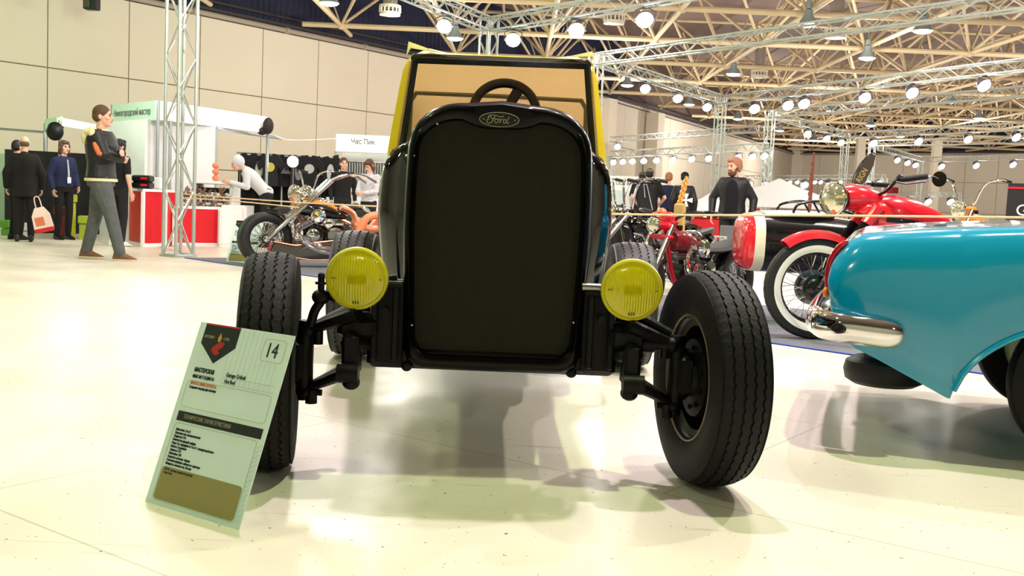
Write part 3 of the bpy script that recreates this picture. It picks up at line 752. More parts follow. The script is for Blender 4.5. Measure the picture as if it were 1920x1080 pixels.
# soft top
def fabric(name, col, tr, tcol=None):
    m = bpy.data.materials.new(name); m.use_nodes = True; nt = m.node_tree; nt.nodes.clear(); L = nt.links.new
    d = nt.nodes.new('ShaderNodeBsdfDiffuse'); t_ = nt.nodes.new('ShaderNodeBsdfTranslucent'); mx = nt.nodes.new('ShaderNodeMixShader'); o = nt.nodes.new('ShaderNodeOutputMaterial')
    tc = nt.nodes.new('ShaderNodeTexCoord'); n = nt.nodes.new('ShaderNodeTexNoise'); n.inputs['Scale'].default_value = 260; L(tc.outputs['Object'], n.inputs['Vector'])
    r = nt.nodes.new('ShaderNodeValToRGB'); c = lin(col); r.color_ramp.elements[0].color = (*[x*.75 for x in c], 1); r.color_ramp.elements[1].color = (*[min(1, x*1.2) for x in c], 1); L(n.outputs['Fac'], r.inputs[0])
    L(r.outputs[0], d.inputs[0]); t_.inputs[0].default_value = (*(lin(tcol) if tcol else c), 1); mx.inputs[0].default_value = tr
    L(d.outputs[0], mx.inputs[1]); L(t_.outputs[0], mx.inputs[2]); L(mx.outputs[0], o.inputs[0]); return m
YEL = fabric('yellow_canvas', (236, 214, 20), .5, (250, 240, 205)); TAN = fabric('tan_lining', (212, 184, 142), .5, (216, 196, 162))
def topsec(y, hw_t, hw_b, zt, zb, sag, off=0):
    pts = []
    for i in range(5): t = i/4; pts.append(V((-(hw_b+(hw_t-hw_b)*t-off), y+(0 if i > 1 else .03*(1-i)), zb+(zt-.03-zb)*t)))
    for i in range(1, 10):
        t = i/10; x = -hw_t+2*hw_t*t; e = min(t, 1-t); pts.append(V((x*(1-off/hw_t), y, zt-off-sag*math.sin(PI*t)+(.014 if e < .11 else 0))))
    for i in range(5): t = 1-i/4; pts.append(V((hw_b+(hw_t-hw_b)*t-off, y, zb+(zt-.03-zb)*t)))
    return pts
def canopy(off, name, m, z0=0):
    mb = MB(); S = [topsec(1.775, .448, .505, 1.647-z0, 1.17, .014, off), topsec(1.9, .462, .535, 1.66-z0, 1.16, .006, off), topsec(2.4, .54, .615, 1.655-z0, 1.15, -.01, off), topsec(2.95, .585, .65, 1.615-z0, 1.13, -.012, off), topsec(3.12, .57, .64, 1.53-z0, 1.12, -.012, off), topsec(3.38, .46, .52, 1.16, 1.06, 0, off)]
    mb.loft(S, cap=False, closed=False); mb.add(S[-1], [tuple(range(len(S[-1])))]); return mb.build(name, m, CAR, smooth=40, recalc=False)
tp = canopy(0, 'soft_top', YEL); tag(tp, 'yellow canvas soft top')
canopy(.012, 'top_lining', TAN, .006)
b = MB(); b.tube([(-.535, 2.93, 1.25), (-.53, 2.94, 1.50), (-.5, 2.945, 1.548), (0, 2.95, 1.552), (.5, 2.945, 1.548), (.53, 2.94, 1.50), (.535, 2.93, 1.25)], .014, 8); tag(b.build('top_bow', mat('grey_bow', (120, 120, 108), .5), CAR), 'grey bow that carries the soft top')
b = MB(); fl_ = [V((-.45, 1.765, 1.655)), V((-.47, 1.77, 1.62)), V((-.462, 1.77, 1.685)), V((-.31, 1.775, 1.64))]
b.add(fl_+[p+V((0, .02, 0)) for p in fl_], [(1, 0, 2), (0, 3, 2), (5, 4, 6), (4, 7, 6), (2, 3, 7, 6), (1, 2, 6, 5), (0, 1, 5, 4), (3, 0, 4, 7)])
b.build('canvas_flap', fabric('pale_canvas_fold', (250, 246, 190), .4), tp); b = MB()
f2 = [V((.45, 1.765, 1.655)), V((.465, 1.77, 1.615)), V((.448, 1.77, 1.68)), V((.33, 1.775, 1.65))]
b.add(f2+[p+V((0, .02, 0)) for p in f2], [(1, 2, 0), (0, 2, 3), (5, 6, 4), (4, 6, 7), (2, 6, 7, 3), (1, 5, 6, 2), (0, 4, 5, 1), (3, 7, 4, 0)])
b.build('canvas_flap', fabric('pale_canvas_fold', (250, 246, 190), .4), tp)

# ------------------------------------------------------------------ information board in front of the left wheel
BL = onfloor(272, 940); BR = onfloor(446, 994)
e_ = (BR-BL).normalized(); n_ = V((-e_.y, e_.x, 0)); up_ = n_*math.sin(math.radians(20.5))+V((0, 0, 1))*math.cos(math.radians(20.5))
bw, bh = (BR-BL).length, .552
BOARD = thing('info_board', 'pale green white information board numbered 14 leaning on the floor by the left tyre', 'sign', BL)
BD = basis((0, 0, 0), e_, up_)                                  # x along the bottom edge, y up the board, z out of its face
PAPER = mat('board_paper', (214, 236, 232), .6, spec=.25)
b = MB(BD); b.box((bw/2, bh/2, -.0025), (bw, bh, .005)); panel = b.build('board_panel', PAPER, BOARD, smooth=0)
b = MB(BD); b.prism([(bw*.72, 0), (bw*.86, 0), (bw*.79, .30)], .004, T(0, .0, -.006)); b.v = []; b.f = []; b.mi = []
ft = V((bw*.66, .26, -.006)); p1 = BD @ ft; p2 = onfloor(456, 962); p2.z = .004; w_ = e_*.03
for q in (0, 1):
    pass
b.m = I4; b.add([p1-w_*.4, p1+w_*.4, p2+w_, p2-w_, p1-w_*.4+n_*.004, p1+w_*.4+n_*.004, p2+w_+n_*.004, p2-w_+n_*.004], [(0, 1, 2, 3), (7, 6, 5, 4), (0, 4, 5, 1), (1, 5, 6, 2), (2, 6, 7, 3), (3, 7, 4, 0)])
b.build('easel_leg', BLACK, BOARD, smooth=0)
INK = mat('print_black', (22, 26, 26), .6); OLIVE = mat('print_olive', (146, 140, 84), .6); ORANGE = mat('print_orange', (206, 128, 88), .6); LINE = mat('print_line', (168, 178, 120), .6); GREYL = mat('print_grey', (170, 190, 180), .6); PRED = mat('print_red', (176, 34, 24), .6); PYEL = mat('print_yellow', (190, 150, 60), .6); GREYT = mat('print_grey_text', (150, 150, 120), .6)
def U(x, y): return (x*bw, y*bh)
def pr(mb, pts, z=.0004, d=.0004): mb.prism([U(*p) for p in pts], d, T(0, 0, z))
def fline(mb, pts, w, closed=False, z=.0005):
    mb.tube([V((*U(*p), z)) for p in pts], w, 4, closed=closed, flat=(1, 1))
def rrect(x0, y0, x1, y1, r=.03):
    ra = r*bw/bh; o = []
    for cx, cy, a in ((x1-r, y0+ra, -90), (x1-r, y1-ra, 0), (x0+r, y1-ra, 90), (x0+r, y0+ra, 180)):
        for i in range(5): t = math.radians(a+90*i/4); o.append((cx+r*math.cos(t), cy+ra*math.sin(t)))
    return o
b = MB(BD); pr(b, [(.07, .998), (.07, .885), (.265, .785), (.45, .885), (.45, .998)])
pr(b, [(.06, .505), (.985-.02, .505), (.985-.02, .452), (.06, .452)])
b.build('print_black_shape', INK, panel, smooth=0)
b = MB(BD); pr(b, rrect(.07, .03, .93, .205)); b.build('print_olive_field', OLIVE, panel, smooth=0)
b = MB(BD); fline(b, rrect(.73, .845, .95, .965), .0007, True); fline(b, rrect(.055, .53, .955, .675), .0007, True); fline(b, rrect(.06, .025, .94, .44), .0007, True)
b.build('print_outline', LINE, panel, smooth=0)
b = MB(BD); fline(b, [(.42, .725), (.95, .725)], .0005); fline(b, [(.42, .69), (.95, .69)], .0005); fline(b, [(.42, .69), (.42, .725)], .0002)
for i in range(11): fline(b, [(.40+i*.05, .68), (.40+i*.05, .99 if i < 7 else .84)], .00025)
b.build('print_rule', GREYL, panel, smooth=0); b = MB(BD)
for i in range(16): fline(b, [(.95, .03+i*.025), (.995, .05+i*.025)], .0005)
b.build('print_hatching', GREYL, panel, smooth=0)
def T_(x, y, z=.0006): p = U(x, y); return T(p[0], p[1], z)
b = MB(BD)
text_mb(b, '14', T_(.76, .868), .062, sx=.82)
text_mb(b, 'МАСТЕРСКАЯ', T_(.09, .727), .0175, bold=.0006, sx=.72); text_mb(b, 'Garage Gribok', T_(.44, .730), .0175, sx=.78)
text_mb(b, 'ИМЯ МОТОЦИКЛА', T_(.09, .692), .0145, sx=.72); text_mb(b, 'Hot Rod', T_(.44, .695), .0165, sx=.78)
text_mb(b, 'Создание хотрода для автошоу', T_(.09, .634), .011, sx=.7)
rows_ = ['Двигатель: Газ-53', 'Трансмиссия: автоматическая', 'Подвеска: ГАЗ', 'Количество дверей: кабрио', 'Рама: Газ, передняя от Газ-21 / самодельный мост', 'Колёса: 16 дюймов', 'Тормоза: ГАЗ', 'Электрика: 12В', 'Покраска: матовая, чёрная', 'Световые приборы: жёлтые от трактора', 'Мощность: неизвестна, Россия']
for i, r_ in enumerate(rows_): text_mb(b, r_, T_(.09, .40-i*.0185), .0105, sx=.72)
text_mb(b, 'АВТОР: сделано руками мастерской', T_(.1, .185), .0105, sx=.66); text_mb(b, 'Garage Gribok', T_(.1, .168), .0095, sx=.66)
b.build('print_text', INK, panel, smooth=0)
b = MB(BD); text_mb(b, 'ФИЛОСОФИЯ ПРОЕКТА', T_(.09, .655), .0135, sx=.72); b.build('print_orange_text', ORANGE, panel, smooth=0)
b = MB(BD); text_mb(b, 'ТЕХНИЧЕСКИЕ ХАРАКТЕРИСТИКИ', T_(.13, .469, .0011), .0175, sx=.68); 
text_mb(b, 'МОТОЦИКЛ', T_(.09, .918, .0011), .012, sx=.62); text_mb(b, 'СТИЛЬ', T_(.30, .918, .0011), .012, sx=.62)
b.build('print_pale_text', GREYT, panel, smooth=0)
b = MB(BD); pr(b, [(.07, .999), (.07, .990), (.45, .990), (.45, .999)], .0009); pr(b, [(.20, .85), (.24, .845), (.31, .875), (.33, .90), (.29, .91), (.25, .895), (.21, .87)], .0009)
pr(b, [(.22, .84), (.27, .83), (.30, .845), (.27, .86)], .0009); b.build('print_red_emblem', PRED, panel, smooth=0)
b = MB(BD); pr(b, [(.24, .925), (.26, .955), (.28, .925), (.27, .905), (.25, .905)], .001); b.build('print_yellow_emblem', PYEL, panel, smooth=0)

# ------------------------------------------------------------------ turquoise car
TEAL = mat('turquoise_paint', (0, 150, 194), .14, coat=1.0, noise=(3, .03))
TC = thing('turquoise_car', 'turquoise classic saloon car with chrome bumper tip at the right edge', 'car', (1.25, 4.1, 0))
YN, YC = 4.07, 4.9
def interp(tab, x):
    if x <= tab[0][0]: return tab[0][1]
    for (a, fa), (b_, fb) in zip(tab[:-1], tab[1:]):
        if x <= b_: t = (x-a)/(b_-a); t = t*t*(3-2*t) if False else t; return fa+(fb-fa)*t
    return tab[-1][1]
ZB = [(1.243, .64), (1.25, .60), (1.262, .55), (1.285, .49), (1.32, .44), (1.37, .405), (1.45, .372), (1.71, .247), (1.72, .245), (4.4, .245), (5.6, .30), (5.75, .5)]
ZT = [(1.243, .70), (1.25, .735), (1.262, .765), (1.285, .80), (1.32, .838), (1.37, .862), (1.5, .88), (1.7, .90), (2.0, .922), (3, .935), (4.5, .93), (5.5, .86), (5.75, .7)]
OF = [(1.243, .085), (1.25, .06), (1.262, .045), (1.285, .03), (1.33, .018), (1.45, .006), (1.7, 0), (5.2, 0), (5.75, .12)]
def arch(x, cx): 
    q = (x-cx)/.55
    return .21+.37*math.sqrt(1-q*q) if abs(q) < 1 else None
def tsec(x):
    zb, zt, o = interp(ZB, x), interp(ZT, x), interp(OF, x); H = zt-zb; inn = zb+.01; a = None
    for cx in (2.27, 4.75):
        q = arch(x, cx)
        if q and q > zb: a = q
    lip = 0.0
    if a: zb = a; inn = max(.76, a+.03) if H > .4 else inn; H = zt-zb; lip = -.012
    half = [(.42, inn), (.09, inn), (.05, zb+.008), (.018+lip, zb), (.012+lip, zb+.02), (.002, zb+.14*H), (-.008, zb+.34*H), (-.006, zb+.55*H), (.004, zb+.70*H), (.012, zb+.78*H), (.03, zb+.90*H), (.055, zb+.965*H), (.10, zb+.99*H), (.2, zt), (.5, zt+.012), (YC-YN-.001, zt+.018)]
    pts = [V((x, YN+o+y*1.0, z)) for y, z in half]
    return pts+[V((p.x, 2*YC-p.y, p.z)) for p in pts[::-1]]
xs = [1.243, 1.25, 1.262, 1.285, 1.32, 1.37, 1.45, 1.55, 1.65, 1.71]+[1.72+.55*(1-math.cos(PI*i/40)) for i in range(1, 40)]+[2.9, 3.2, 3.6, 4.0, 4.19]+[4.20+.55*(1-math.cos(PI*i/24)) for i in range(1, 24)]+[5.31, 5.5, 5.65, 5.75]
b = MB(); b.loft([tsec(x) for x in xs]); tag(b.build('car_body', TEAL, TC, smooth=40, world=True), 'turquoise painted car body')
b = MB(); b.tube([V((x, YN-.004, arch(x, 2.27))) for x in [1.73+1.08*i/40 for i in range(41)]], .011, 8); b.build('wheel_arch_lip', TEAL, TC, world=True)
b = MB(); pth = [(1.20, YC+.8, .495), (1.185, YC, .497), (1.195, YC-.6, .497), (1.21, 4.19, .497), (1.235, 4.085, .496), (1.30, 4.035, .492), (1.38, 4.028, .487), (1.46, 4.036, .480), (1.515, 4.052, .474), (1.535, 4.062, .471)]
pp = spline(pth, 6); N_ = len(pp); rr_ = [.058 if i < N_-14 else .058*math.sqrt(max(.004, 1-((i-(N_-14))/13.2)**2)) for i in range(N_)]
b.tube(pp, rr_, 18, flat=(.62, 1)); tag(b.build('bumper', CHROME, TC, world=True), 'chrome bumper wrapping round the corner')
b = MB(); tl = [(1.244, 4.185, .62), (1.241, 4.18, .68), (1.249, 4.175, .745), (1.276, 4.16, .797), (1.31, 4.15, .826)]; b.tube(spline(tl, 5), [.006]+[.012]*18+[.009, .004], 12); tag(b.build('tail_lamp', mat('red_lamp_lens', (200, 14, 40), .15, coat=1), TC, world=True), 'red tail lamp at the rear corner')
b = MB(); b.ball((1.238, 4.165, .615), (.012, .018, .022), 12, 8); b.build('turn_lamp', mat('orange_lamp_lens', (240, 120, 20), .15, coat=1), TC, world=True)
HUB = mat('cream_wheel', (206, 214, 150), .3, coat=.5)
for x, y, sg in ((2.25, YN+.16, -1), (2.25, 2*YC-YN-.16, 1), (4.75, YN+.16, -1), (4.75, 2*YC-YN-.16, 1)):
    M_ = T(x, y, .322) @ RZ(90)
    w = MB(M_ @ AX); w.lathe([(.20, -.06), (.19, -.05), (.13, -.05), (.1, -.07), (.0, -.085)], 40); w.lathe([(.20, .06), (.19, .05), (.13, .05), (.1, .07), (0, .085)], 40); wh = w.build('wheel', HUB, TC, world=True)
    t_ = tyre_mb(.322, .165, .195, n=96, m=M_); t_.build('tyre', RUBBER, wh, world=True)
b = MB(); b.lathe([(0, -.075), (.15, -.075), (.19, -.05), (.2, 0), (.19, .05), (.15, .075), (0, .075)], 32, T(1.49, 4.70, .245) @ SCL(.88, .88, .8)); b.box((1.55, 4.75, .33), (.3, .3, .1))
tag(b.build('spare_wheel_well', mat('tank_black', (24, 22, 22), .5), TC, world=True), 'dark round spare wheel well under the tail')
cb = MB()
def cs(x, hw, zt): return [V((x, YC-hw, .93)), V((x, YC-hw*.86, .93+(zt-.93)*.75)), V((x, YC-hw*.7, zt)), V((x, YC+hw*.7, zt)), V((x, YC+hw*.86, .93+(zt-.93)*.75)), V((x, YC+hw, .93))]
cb.loft([cs(2.95, .7, .95), cs(3.3, .74, 1.36), cs(4.0, .74, 1.42), cs(4.45, .73, 1.36), cs(4.85, .7, .95)]); cab = cb.build('cabin', TEAL, TC, world=True)
cg = MB()
for s in (-1, 1):
    for x0, x1 in ((3.3, 3.83), (3.9, 4.45)): cg.quad(V((x0, YC+s*.735, .98)), V((x1, YC+s*.735, .98)), V((x1-.02, YC+s*.685, 1.26)), V((x0+.06, YC+s*.685, 1.26)))
TC.rotation_euler = (0, 0, math.radians(-19))
cg.build('side_window', mat('dark_glass', (16, 20, 24), .05), cab, world=True, smooth=0)
# ------------------------------------------------------------------ motorcycles: local x = forward, y = left, z = up, origin on the floor under the front axle
DKRUB = mat('motorcycle_rubber', (28, 28, 29), .55, noise=(12, .3), bump=(80, .2))
WHITEWALL = mat('whitewall', (240, 240, 236), .5)
BLKMET = mat('black_metal', (14, 14, 15), .3, .4, coat=.4)
FROMX = Matrix.Rotation(PI/2, 4, 'Z')                            # tyre axis X -> Y
def wire_wheel(parent, c, R, W, rim, steer=0, spokes=40, rim_m=CHROME, spoke_m=CHROME, hub_r=.05, hub_m=BLKMET, whitewall=False, tyre_m=DKRUB, disc=True, fat=False, n=110):
    M_ = T(*c) @ RZ(steer) @ FROMX
    w = W*.36
    b = MB(M_ @ AX); b.lathe([(rim+.012, -w), (rim-.004, -w+.004), (rim-.012, -w*.5), (rim-.02, 0), (rim-.012, w*.5), (rim-.004, w-.004), (rim+.012, w)], 56)
    wh = b.build('wheel_rim', rim_m, parent)
    tyre_mb(R, W, rim, n=n, grooves=(-.2, 0, .2), m=M_, zig=.005, zn=44).build('tyre', tyre_m, wh)
    s = MB(M_)
    for i in range(spokes):
        a = 2*PI*i/spokes; sd = 1 if i % 2 else -1; tw = .55 if (i//2) % 2 else -.55
        s.tube([(sd*.05, hub_r*.8*math.cos(a+tw), hub_r*.8*math.sin(a+tw)), (sd*.008, (rim-.012)*math.cos(a), (rim-.012)*math.sin(a))], .0026, 5)
    s.v = s.v; s.build('spokes', spoke_m, wh)
    h = MB(M_ @ AX); h.lathe([(0, -.1), (.018, -.1), (.02, -.075), (hub_r*.75, -.07), (hub_r, -.055), (hub_r, -.04), (hub_r*.55, -.03), (hub_r*.55, .03), (hub_r, .04), (hub_r, .055), (hub_r*.75, .07), (.02, .075), (.018, .1), (0, .1)], 32)
    h.build('hub', hub_m, wh)
    if whitewall:
        q = MB(M_ @ AX); hh = R-rim
        for sg in (-1, 1): q.lathe([(rim+.06*hh, sg*.418*W), (rim+.20*hh, sg*.468*W), (rim+.40*hh, sg*.503*W), (rim+.50*hh, sg*.508*W)], 64)
        q.build('whitewall_band', WHITEWALL, wh)
    if disc:
        q = MB(M_ @ AX); q.lathe([(hub_r, -.068), (.13, -.068), (.13, -.064), (hub_r, -.064)], 32); q.build('brake_disc', STEEL, wh)
    return wh
def vtwin(parent, c, s=1.0, tilt=(28, -22), m=None, fin=None, crank=None):
    m = m or BLKMET; fin = fin or STEEL; M_ = T(*c) @ SCL(s, s, s)
    b = MB(M_); b.rbox((0, 0, 0), (.30, .22, .20), .05); b.lathe([(0, -.14), (.10, -.14), (.125, -.11), (.125, .11), (.10, .14), (0, .14)], 24, T(.03, 0, -.01) @ RX(90)); b.rbox((-.24, 0, .02), (.2, .2, .17), .04)
    eng = b.build('engine', crank or m, parent)
    for a in tilt:
        f = MB(M_ @ T(.02, 0, .06) @ RY(a))
        for i in range(9): f.lathe([(0, .06+i*.021), (.078, .06+i*.021), (.078, .068+i*.021), (0, .068+i*.021)], 16)
        f.cyl((0, 0, .02), (0, 0, .26), .055, n=14); f.rbox((0, 0, .275), (.13, .12, .06), .02); f.build('cylinder', fin, eng)
        g_ = MB(M_ @ T(.02, 0, .06) @ RY(a)); g_.tube([(.0, .075, .0), (.0, .075, .25)], .008, 6); g_.build('pushrod', CHROME, eng)
    k = MB(M_); k.lathe([(0, 0), (.075, .0), (.085, -.02), (.06, -.05), (0, -.055)], 24, T(.0, .15, .2) @ RX(-90) @ RX(180)); k.build('air_cleaner', CHROME, eng)
    k = MB(M_); k.lathe([(0, .0), (.07, .0), (.075, .02), (.05, .035), (0, .035)], 20, T(.05, .13, -.01) @ RX(-90)); k.lathe([(0, 0), (.08, 0), (.085, .02), (0, .03)], 20, T(-.2, .1, .0) @ RX(-90)); k.build('engine_cover', CHROME, eng)
    return eng
def tank_mb(p, L, H, W, droop=.3):
    """teardrop fuel tank: p = front lower end, runs backwards"""
    mb = MB(T(*p)); loops = []
    for i in range(15):
        t = i/14; k = math.sin(PI*min(1, (t+.03)/1.06)**.72)**.55 if 0 < t < 1 else .12
        hw = W/2*max(.1, k*(1-.35*t)); hh = H/2*max(.12, k*(1-.25*t)); cz = H/2*(1-.15*t)-droop*H*t*t
        loops.append([V((-L*t, hw*math.copysign(abs(math.cos(a))**.8, math.cos(a)), cz+hh*math.copysign(abs(math.sin(a))**.85, math.sin(a)))) for a in [2*PI*j/22 for j in range(22)]])
    return mb.loft(loops)
def headlamp(parent, c, r, m, aim=0, glass=None, name='headlight'):
    M_ = T(*c) @ RZ(aim) @ RY(90)
    b = MB(M_); b.lathe([(0, -r*1.25), (r*.35, -r*1.2), (r*.75, -r*.85), (r*.98, -r*.2), (r*1.02, 0), (r*.9, .002)], 32); h = b.build(name, m, parent)
    q = MB(M_); q.tube([(r*1.0*math.cos(2*PI*i/40), r*1.0*math.sin(2*PI*i/40), .0) for i in range(40)], r*.07, 8, closed=True); q.build('headlight_ring', CHROME, h)
    q = MB(M_); q.lathe([(r*.95, 0), (r*.7, r*.16), (r*.35, r*.25), (0, r*.27)], 32); q.build('headlight_glass', glass or HLGLASS, h)
    return h
HLGLASS = mat('headlight_glass', (206, 204, 178), .08, .75, noise=(14, .5), coat=1)
def mirror(parent, a, c, r, nrm=(-1, 0, 0), m=BLKMET):
    b = MB(); b.tube([a, V(a).lerp(V(c), .6)+V((0, 0, .01)), c], .006, 6); d = V(nrm).normalized(); q = d.to_track_quat('Z', 'Y').to_matrix().to_4x4()
    b.lathe([(0, -.016), (r*.8, -.012), (r, 0), (r*.92, .005), (0, .005)], 24, T(*c) @ q); b.build('mirror', m, parent)

# ---- red motorcycle with sidecar ---------------------------------------------------------------
MRED = mat('red_paint', (224, 30, 48), .22, coat=.9); SIDEBLK = mat('sidecar_black', (16, 17, 20), .2, coat=.6); CREAM = mat('cream_stripe', (238, 236, 214), .4)
UR = thing('sidecar_motorcycle', 'red motorcycle with whitewall spoked front wheel and a red, white and black sidecar', 'motorcycle', (*onfloor(1520, 637).xy, .009), 182.5)
wire_wheel(UR, (0, 0, .375), .375, .12, .258, steer=0, spokes=40, hub_r=.075, rim_m=BLKMET, whitewall=True, n=140)
b = MB(T(0, 0, .375) @ RZ(0) @ FROMX @ AX); b.lathe([(.06, -.05), (.1, -.045), (.105, .0), (.1, .045), (.06, .05)], 36); b.cyl((0, 0, -.12), (0, 0, .12), .014, n=10); b.build('front_drum', BLKMET, UR)
FT, FB = V((-.36, 0, .93)), V((.0, 0, .375)); fd = (FT-FB).normalized()
for s in (-1, 1):
    o = V((0, s*.108, 0))
    b = MB(); b.cyl(FB+o-fd*.03, FB+o+fd*.30, .024, n=14); b.ball(FB+o, .032, 12, 8); b.build('fork_slider', BLKMET, UR)
    b = MB(); L0 = FB+o+fd*.28
    pr_ = [];
    for i in range(21): pr_ += [(.046, i*.0145), (.034, i*.0145+.007)]
    q = fd.to_track_quat('Z', 'Y').to_matrix().to_4x4(); b.lathe(pr_, 20, T(*L0) @ q); b.build('fork_gaiter', mat('gaiter_rubber', (18, 18, 18), .6), UR)
    b = MB(); b.cyl(FB+o+fd*.575, FB+o+fd*.72, .047, .056, n=18); b.build('fork_shroud', MRED, UR)
b = MB(); loops = []
for i in range(9):
    t = i/8; c = FB.lerp(FT, .96)+fd*(.02+.14*t); k = math.sin(PI*(.25+.6*t))
    loops.append([c+V((.10*k*math.cos(a)*.9+.05*(1-t), .125*k*math.sin(a), .03*math.cos(a))) for a in [2*PI*j/20 for j in range(20)]])
b.loft(loops); b.loft([[V((x, hw*math.cos(a), zc+hz*math.sin(a))) for a in [2*PI*j/20 for j in range(20)]] for x, hw, zc, hz in ((-.15, .085, 1.05, .085), (-.22, .11, 1.055, .095), (-.32, .115, 1.05, .09), (-.42, .09, 1.04, .06), (-.49, .04, 1.03, .025))]); tag(b.build('headlight_nacelle', MRED, UR), 'red headlight nacelle')
headlamp(UR, (-.085, .03, 1.035), .12, BLKMET, aim=30)
b = MB(); b.tube(spline([(-.40, -.05, 1.08), (-.43, -.22, 1.10), (-.46, -.36, 1.16), (-.56, -.44, 1.165)], 6), .013, 8); b.tube(spline([(-.40, .05, 1.07), (-.42, .18, 1.11), (-.45, .27, 1.175), (-.58, .345, 1.205)], 6), .014, 8); hb = b.build('handlebar', BLKMET, UR)
b = MB(); b.cyl((-.47, .285, 1.185), (-.62, .37, 1.213), .02, n=12); b.build('hand_grip', mat('grip_rubber', (22, 20, 22), .6), hb)
b = MB(); b.cyl((-.54, -.43, 1.165), (-.70, -.49, 1.165), .02, n=12); b.build('hand_grip', MATS['grip_rubber'], hb)
b = MB(); b.tube([(-.43, .29, 1.165), (-.49, .33, 1.155), (-.60, .39, 1.175)], .008, 6); b.tube([(-.44, .27, 1.18), (-.46, .28, 1.21), (-.48, .29, 1.21)], .014, 6); b.build('brake_lever', BLKMET, hb)
mirror(hb, (-.61, .365, 1.21), (-.68, .42, 1.195), .054, (.75, .62, -.05))
b = tank_mb((-.35, 0, .77), .68, .335, .36, .2); tk = b.build('fuel_tank', MRED, UR); tag(tk, 'large red fuel tank')
b = MB(); b.tube(spline([(-.43, .175, .90), (-.62, .185, .885), (-.82, .16, .845), (-.98, .1, .79)], 5), .013, 8, flat=(.4, 1.4)); b.build('tank_stripe', BLKMET, tk)
b = MB(); b.cyl((-.52, 0, 1.09), (-.52, 0, 1.135), .05, n=18); b.build('filler_cap', mat('maroon_cap', (120, 20, 30), .3), tk)
b = MB(); loops = []
for i in range(21):
    a = math.radians(52+98*i/20); R_ = .41; w_ = .075
    loops.append([V(((R_+dr)*math.cos(a), y, .375+(R_+dr)*math.sin(a))) for y, dr in ((-w_, -.045), (-w_*.9, .0), (-w_*.4, .018), (w_*.4, .018), (w_*.9, 0), (w_, -.045), (w_*.85, -.005), (w_*.4, .012), (-w_*.4, .012), (-w_*.85, -.005))])
b.loft(loops); b.m = I4; o_ = b.build('front_fender', MRED, UR); tag(o_, 'red front fender')
eng = vtwin(UR, (-.72, 0, .50), 1.15, tilt=(60, -60), m=DARKSTEEL)
b = MB(); b.tube([(-.38, 0, .86), (-.5, 0, .45), (-.6, 0, .34), (-1.0, 0, .34), (-1.2, 0, .5)], .02, 8); b.tube([(-.38, 0, .88), (-.9, 0, .80), (-1.3, 0, .62), (-1.42, 0, .36)], .02, 8); b.build('frame', BLKMET, UR)
wire_wheel(UR, (-1.45, 0, .352), .352, .12, .235, spokes=36, rim_m=BLKMET, whitewall=True)
b = MB(); b.rbox((-1.12, 0, .86), (.36, .28, .09), .04); b.rbox((-1.48, 0, .86), (.3, .24, .08), .035); b.build('seat', BLACK, UR)
b = MB(); loops = []
for i in range(17):
    a = math.radians(10+165*i/16); loops.append([V((-1.45+(.39+dr)*math.cos(a), y, .352+(.39+dr)*math.sin(a))) for y, dr in ((-.08, -.04), (-.05, .015), (.05, .015), (.08, -.04), (.05, .008), (-.05, .008))])
b.loft(loops); b.build('rear_fender', MRED, UR)
# the sidecar: torpedo body in red nose, cream stripe, black side
sy = -.98
def scsec(x, hw, zb, zt, n=28):
    zc, hz = (zb+zt)/2, (zt-zb)/2
    return [V((x, sy+hw*math.copysign(abs(math.cos(a))**.62, math.cos(a)), zc+hz*math.copysign(abs(math.sin(a))**.62, math.sin(a)))) for a in [2*PI*j/n for j in range(n)]]
_kids = set(UR.children)
S_ = [(.115, .10, .60, .74), (.112, .17, .53, .81), (.10, .23, .48, .86), (.075, .265, .45, .885), (.04, .285, .435, .90), (-.0, .29, .43, .905)]
b = MB(); b.loft([scsec(*q) for q in S_], cap=True); sc = b.build('sidecar_nose', MRED, UR); tag(sc, 'red nose of the sidecar')
b = MB(); b.loft([scsec(.045, .290, .431, .904), scsec(-.035, .296, .425, .91)]); b.build('sidecar_stripe', CREAM, UR)
b = MB(); b.loft([scsec(-.035, .293, .426, .908), scsec(-.5, .31, .42, .905), scsec(-1.0, .31, .42, .87), scsec(-1.5, .26, .46, .86), scsec(-1.8, .12, .56, .74)]); b.build('sidecar_body', SIDEBLK, UR)
b = MB(); b.loft([[V((x, sy+hw*math.cos(a), z+.03*math.sin(a))) for a in [2*PI*j/20 for j in range(20)]] for x, hw, z in ((-.05, .2, .895), (-.2, .27, .905), (-.45, .285, .91), (-.62, .2, .905))]); b.build('sidecar_cover', mat('grey_cover', (206, 206, 204), .4), UR)
b = MB()
b.tube(spline([(-.25, sy+.26, .92), (-.30, sy+.26, .99), (-.5, sy+.2, 1.02), (-.72, sy+.2, .97), (-.9, sy+.22, .93)], 6), .011, 8)
b.tube(spline([(-.25, sy-.2, .92), (-.30, sy-.2, .99), (-.5, sy-.14, 1.02), (-.72, sy-.14, .97), (-.9, sy-.16, .93)], 6), .011, 8)
for x in (-.34, -.42, -.5): b.tube([(x, sy+.24, 1.005), (x-.06, sy+.22, .92)], .008, 6); b.tube([(x, sy+.24, 1.005), (x, sy-.17, 1.005)], .008, 6)
b.build('sidecar_hand_rail', BLKMET, UR)
wire_wheel(UR, (-1.0, -1.42, .30), .30, .11, .2, spokes=30, rim_m=BLKMET)
b = MB(); b.tube([(-.5, 0, .4), (-.5, sy, .42), (-.55, -1.3, .4), (-1.0, -1.32, .32)], .02, 8); b.tube([(-1.2, 0, .42), (-1.2, sy, .42)], .02, 8); b.tube([(-.5, -.3, .41), (-1.2, -.3, .41)], .02, 8); b.build('sidecar_frame', BLKMET, UR)

for o in UR.children:
    if o not in _kids and o.name.split('.')[0] != 'sidecar_frame': o.location.x += .22
